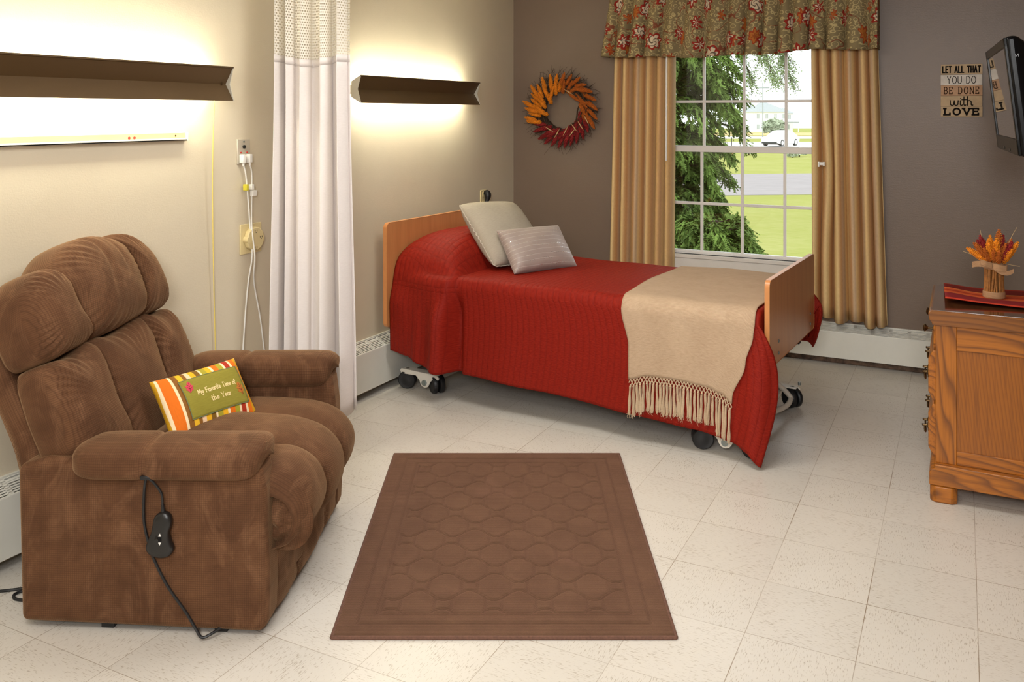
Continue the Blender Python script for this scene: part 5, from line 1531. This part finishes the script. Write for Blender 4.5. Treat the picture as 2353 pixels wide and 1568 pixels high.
# evergreen beside the window
def frond(mb, p, d, L, w, r):
    d = d.normalized(); s = d.cross(Vector((0, 0, 1)))
    s = s.normalized() if s.length > .01 else Vector((1, 0, 0))
    n = s.cross(d)
    s = (s*cos(r.uniform(-.9, .9))+n*r.uniform(-.6, .6)).normalized()
    V = [p]; F = []; k = 5
    tip = p+d*L+Vector((0, 0, -.10*L))
    for i in range(1, k+1):
        f = i/(k+1); c = p+d*L*f+Vector((0, 0, -.10*L*f*f)); ww = w*(1-f*.75)
        for sg in (-1, 1):
            b = len(V); V += [c-d*.016, c+d*.016, c+s*sg*ww+d*ww*.75+n*r.uniform(-.01, .01)]; F.append((b, b+1, b+2))
    b = len(V); V += [p+s*.006, p-s*.006, tip]; F.append((b, b+1, b+2))
    mb.add(V, F)
def evergreen(base, H, label, seed, rad, nb, low):
    t = thing('evergreen_tree', label, 'tree', base, 0, 'evergreens outside the window')
    r = random.Random(seed)
    MB().tube([(0, 0, -.15), (.03, 0, H*.3), (-.02, .02, H*.65), (0, 0, H)], .085, 9, 5, lambda f: 1-.85*f).build('trunk', 'bark', t, True)
    br = MB(); fo = MB()
    for i in range(nb):
        f = r.random()**.9; z = low+(H-low)*f*.98
        a = r.uniform(0, 2*pi); L = rad(z)*r.uniform(.70, 1.04)
        dr = Vector((cos(a), sin(a), 0))
        rise = r.uniform(.05, .30)
        pts = [Vector((0, 0, z)), dr*L*.4+Vector((0, 0, z+L*rise)), dr*L*.75+Vector((0, 0, z+L*rise*.9)), dr*L+Vector((0, 0, z+L*(rise-.28)))]
        P = catmull(pts, 7)
        br.tube(pts, .010, 5, 3, lambda q: 1-.7*q)
        for k in range(4, len(P)):
            for s in range(6):
                p = P[k]+Vector((r.uniform(-.03, .03), r.uniform(-.03, .03), r.uniform(-.03, .03)))
                d = (P[k]-P[k-1]).normalized()+Vector((r.uniform(-.9, .9), r.uniform(-.9, .9), r.uniform(-.75, .35)))
                frond(fo, p, d, r.uniform(.07, .14), r.uniform(.018, .032), r)
    br.build('branches', 'bark', t, True)
    fo.build('foliage', 'leaf_dark', t)
    return t
T0 = W3(10.0, 1.66, gz(10.0))
evergreen(T0, 4.3, 'tall feathery evergreen tree close outside the window', 5,
          lambda z: .86 if z < 1.3 else (.80 if z < 2.0 else (1.0 if z < 3.0 else 1.0-.45*(z-3.0))), 520, .5)
evergreen(W3(8.6, 1.98, gz(8.6)), 1.2, 'low evergreen bush below the tall evergreen', 8, lambda z: .52+.12*z if z < .8 else .40, 110, .12)

# light-leaved tree whose branches hang into the top of the view
t = thing('locust_tree', 'light-leaved tree with branches hanging into the top right panes', 'tree', W3(19, 9.6, gz(19)), 0)
r = random.Random(12)
MB().tube([(0, 0, -.1), (.05, .05, 2.0), (-.1, 0, 4.0), (0, .1, 6.2)], .2, 10, 5, lambda f: 1-.7*f).build('trunk', 'bark', t, True)
bm_ = MB(); lf_ = MB()
def leafy(p, d, L, n):
    for k in range(n):
        q = p+d*L*(k/n)+Vector((r.uniform(-.05, .05), r.uniform(-.05, .05), r.uniform(-.05, .05)))
        dd = (d+Vector((r.uniform(-1.2, 1.2), r.uniform(-1.2, 1.2), r.uniform(-1.2, .7)))).normalized()
        for j in range(5):
            c = q+dd*.04*j; s = dd.cross(Vector((r.uniform(-1, 1), r.uniform(-1, 1), r.uniform(-1, 1)))).normalized()
            e = .028
            lf_.add([c, c+s*e+dd*e*.6, c+s*e*1.9, c+s*e-dd*e*.4], [(0, 1, 2, 3)])
for i in range(13):
    l = r.uniform(-4.9, -1.3) if i < 10 else r.uniform(-4.6, -3.2); dd = r.uniform(-1.5, 1.5)
    zt_ = r.uniform(3.5, 4.6) if i < 10 else 3.2
    end = Rd*l+Vd*dd+Vector((0, 0, zt_))
    mid_ = end*.5+Vector((0, 0, 3.2))
    pts = [Vector((0, 0, 3.6+.12*i)), mid_, end+Vector((0, 0, .7)), end]
    bm_.tube(pts, .028, 6, 5, lambda f: 1-.75*f)
    P = catmull(pts, 9)
    for k in range(9, len(P)):
        for s in range(2):
            d = ((P[k]-P[k-1]).normalized()+Vector((r.uniform(-.7, .7), r.uniform(-.7, .7), r.uniform(-1.0, .1)))).normalized()
            L = r.uniform(.25, .55)
            bm_.tube([P[k], P[k]+d*L], .006, 4, 1)
            leafy(P[k], d, L, 8)
bm_.build('branches', 'bark', t, True); lf_.build('foliage', 'leaf_light', t)

# distant house
hx = math.atan2(Rd.y, Rd.x)+.18
h = thing('distant_house', 'white two-storey house with pale hip roof far across the road', 'house', W3(228, 66.9, gz(228)-.1), hx)
def hipped(mb, x0, x1, y0, y1, z0, z1, ov, ridge):
    x0 -= ov; x1 += ov; y0 -= ov; y1 += ov; cx0 = x0+ridge; cx1 = x1-ridge; cy = (y0+y1)/2
    V = [(x0, y0, z0), (x1, y0, z0), (x1, y1, z0), (x0, y1, z0), (cx0, cy, z1), (cx1, cy, z1)]
    return mb.add(V, [(0, 1, 5, 4), (1, 2, 5), (2, 3, 4, 5), (3, 0, 4), (3, 2, 1, 0)])
MB().box(-5.2, 4.2, 0, 8, 0, 5.3).build('main_block', 'house_white', h)
MB().box(4.2, 6.3, 1.2, 7, 0, 4.9).build('side_wing', 'house_white', h)
hipped(MB(), -5.2, 4.2, 0, 8, 5.3, 7.7, .5, 4.2).build('main_roof', 'roof_grey', h)
hipped(MB(), 3.9, 6.3, 1.2, 7, 4.9, 6.3, .4, 1.3).build('wing_roof', 'roof_grey', h)
MB().box(2.0, 6.6, -1.6, .2, 2.45, 2.75).build('porch_roof', 'roof_grey', h)
for x in (2.2, 4.3, 6.4): MB().cyl((x, -1.45, 0), (x, -1.45, 2.45), .12, seg=8).build('porch_post', 'house_white', h)
for (x, z, y) in ((-4.0, 3.5, 0), (-1.6, 3.5, 0), (.8, 3.5, 0), (3.1, 3.5, 0), (-4.0, .8, 0), (-1.4, .8, 0), (5.3, 3.3, 1.2), (4.9, .8, 1.2)):
    w_ = MB().box(x-.42, x+.42, y-.06, y+.02, z, z+1.35).build('house_window', 'house_white', h)
    for sx in (-.2, .2): MB().box(x+sx-.15, x+sx+.15, y-.08, y-.05, z+.1, z+1.25).build('window_glass', 'far_glass', w_)
MB().box(3.0, 3.9, -.06, .02, 0, 2.1).build('door', 'far_orange', h)
MB().box(-3.1, -2.5, 3.5, 4.1, 6.0, 8.2).build('chimney', 'house_white', h)

def round_bush(name, label, base, rx, hz_, seed, mat, n=420, sz=.12, group=None):
    t = thing(name, label, 'shrub', base, 0, group); rr = random.Random(seed); m = MB()
    MB().tube([(0, 0, -.1), (.02, 0, hz_*.5)], .05, 6, 1).build('stem', 'bark', t, True)
    for k in range(n):
        a = rr.uniform(0, 2*pi); ph = math.acos(rr.uniform(-.6, 1)); q = rr.uniform(.75, 1.0)
        p = Vector((rx*q*sin(ph)*cos(a), rx*q*sin(ph)*sin(a), hz_*.5+hz_*.5*q*cos(ph)))
        d = Vector((rr.uniform(-1, 1), rr.uniform(-1, 1), rr.uniform(-.4, 1))).normalized(); s = d.orthogonal().normalized()
        m.add([p-s*sz*.5, p+d*sz, p+s*sz*.5, p-d*sz*.5], [(0, 1, 2, 3)])
    m.build('foliage', mat, t); return t
round_bush('round_shrub', 'pale green round shrub in front of the distant house', W3(150, 44.3, gz(150)), 1.9, 2.9, 3, 'bush_far', 600, .5)
for i, (l, d, sx, lab) in enumerate(((13.6, 58, .34, 'small low shrub left of the thin garden post'), (16.0, 60, .40, 'small low shrub in the middle of the lawn edge'), (17.7, 56, .34, 'small low shrub left of the parked car'), (18.6, 57.5, .5, 'broad low shrub in front of the parked car'))):
    round_bush('low_shrub', lab, W3(d, l, gz(d)), sx, sx*1.2, 30+i, 'bush_far', 160, .13, 'low shrubs at the lawn edge')
p = thing('utility_pole', 'thin grey utility pole standing left of the distant house', 'pole', W3(120, 33.9, gz(120)))
MB().cyl((0, 0, -.3), (0, 0, 7.7), .08, .06, seg=8).build('mast', 'roof_grey', p, True)
MB().box(-.9, .9, -.06, .06, 6.9, 7.05).build('crossarm', 'roof_grey', p)
p = thing('garden_post', 'thin dark garden post on the lawn right of the evergreen', 'post', W3(58, 14.35, gz(58)))
MB().cyl((0, 0, -.1), (0, 0, 1.25), .03, seg=6).build('rod', 'car_dark', p); MB().cyl((0, 0, 0), (0, 0, .45), .22, .10, seg=10).build('planter', 'far_orange', p)

# parked car
car = thing('parked_car', 'white car parked on the pale road outside', 'car', W3(84, 25.4, gz(84)+.05), hx+.62+pi)
prof = [(-2.15, .35), (-2.2, .62), (-2.05, .92), (-1.75, .98), (-1.2, 1.36), (-.5, 1.48), (.35, 1.42), (1.05, 1.0), (1.95, .84), (2.2, .62), (2.2, .34), (1.75, .26), (-1.8, .26)]
m = MB(); ns = 9; V = []; F = []; n = len(prof)
for i in range(ns+1):
    v = -1+2*i/ns; y = .88*v
    for (x, z) in prof:
        k = abs(v)**3; tz = max(0, z-.95)
        V.append((x*(1-.05*k), y*(1-.28*tz/.5), z-.03*k))
for i in range(ns):
    for k in range(n): F.append((i*n+k, i*n+(k+1) % n, (i+1)*n+(k+1) % n, (i+1)*n+k))
F += [tuple(range(n))[::-1], tuple(range(ns*n, ns*n+n))]
m.add(V, F); m.build('car_body', 'car_white', car, True)
for y in (-.80, .80):
    for x in (-1.35, 1.35):
        wl = MB().cyl((x, y-.1, .32), (x, y+.1, .32), .32, seg=18).build('wheel', 'car_dark', car, True)
        MB().cyl((x, y-.11, .32), (x, y+.11, .32), .2, seg=14).build('wheel_cover', 'car_white', wl, True)
MB().box(-2.24, -2.1, -.75, .75, .26, .42).box(2.12, 2.25, -.75, .75, .26, .42).box(-1.9, 1.9, -.7, .7, .18, .28).build('bumper', 'car_dark', car, bevel=.03)
MB().prism([(-1.62, 1.0), (-1.22, 1.30), (-.95, 1.30), (-1.3, 1.0)], 1, -.70, .70).prism([(.45, 1.32), (.98, 1.02), (.75, 1.02), (.3, 1.34)], 1, -.70, .70).build('windscreen', 'far_glass', car)
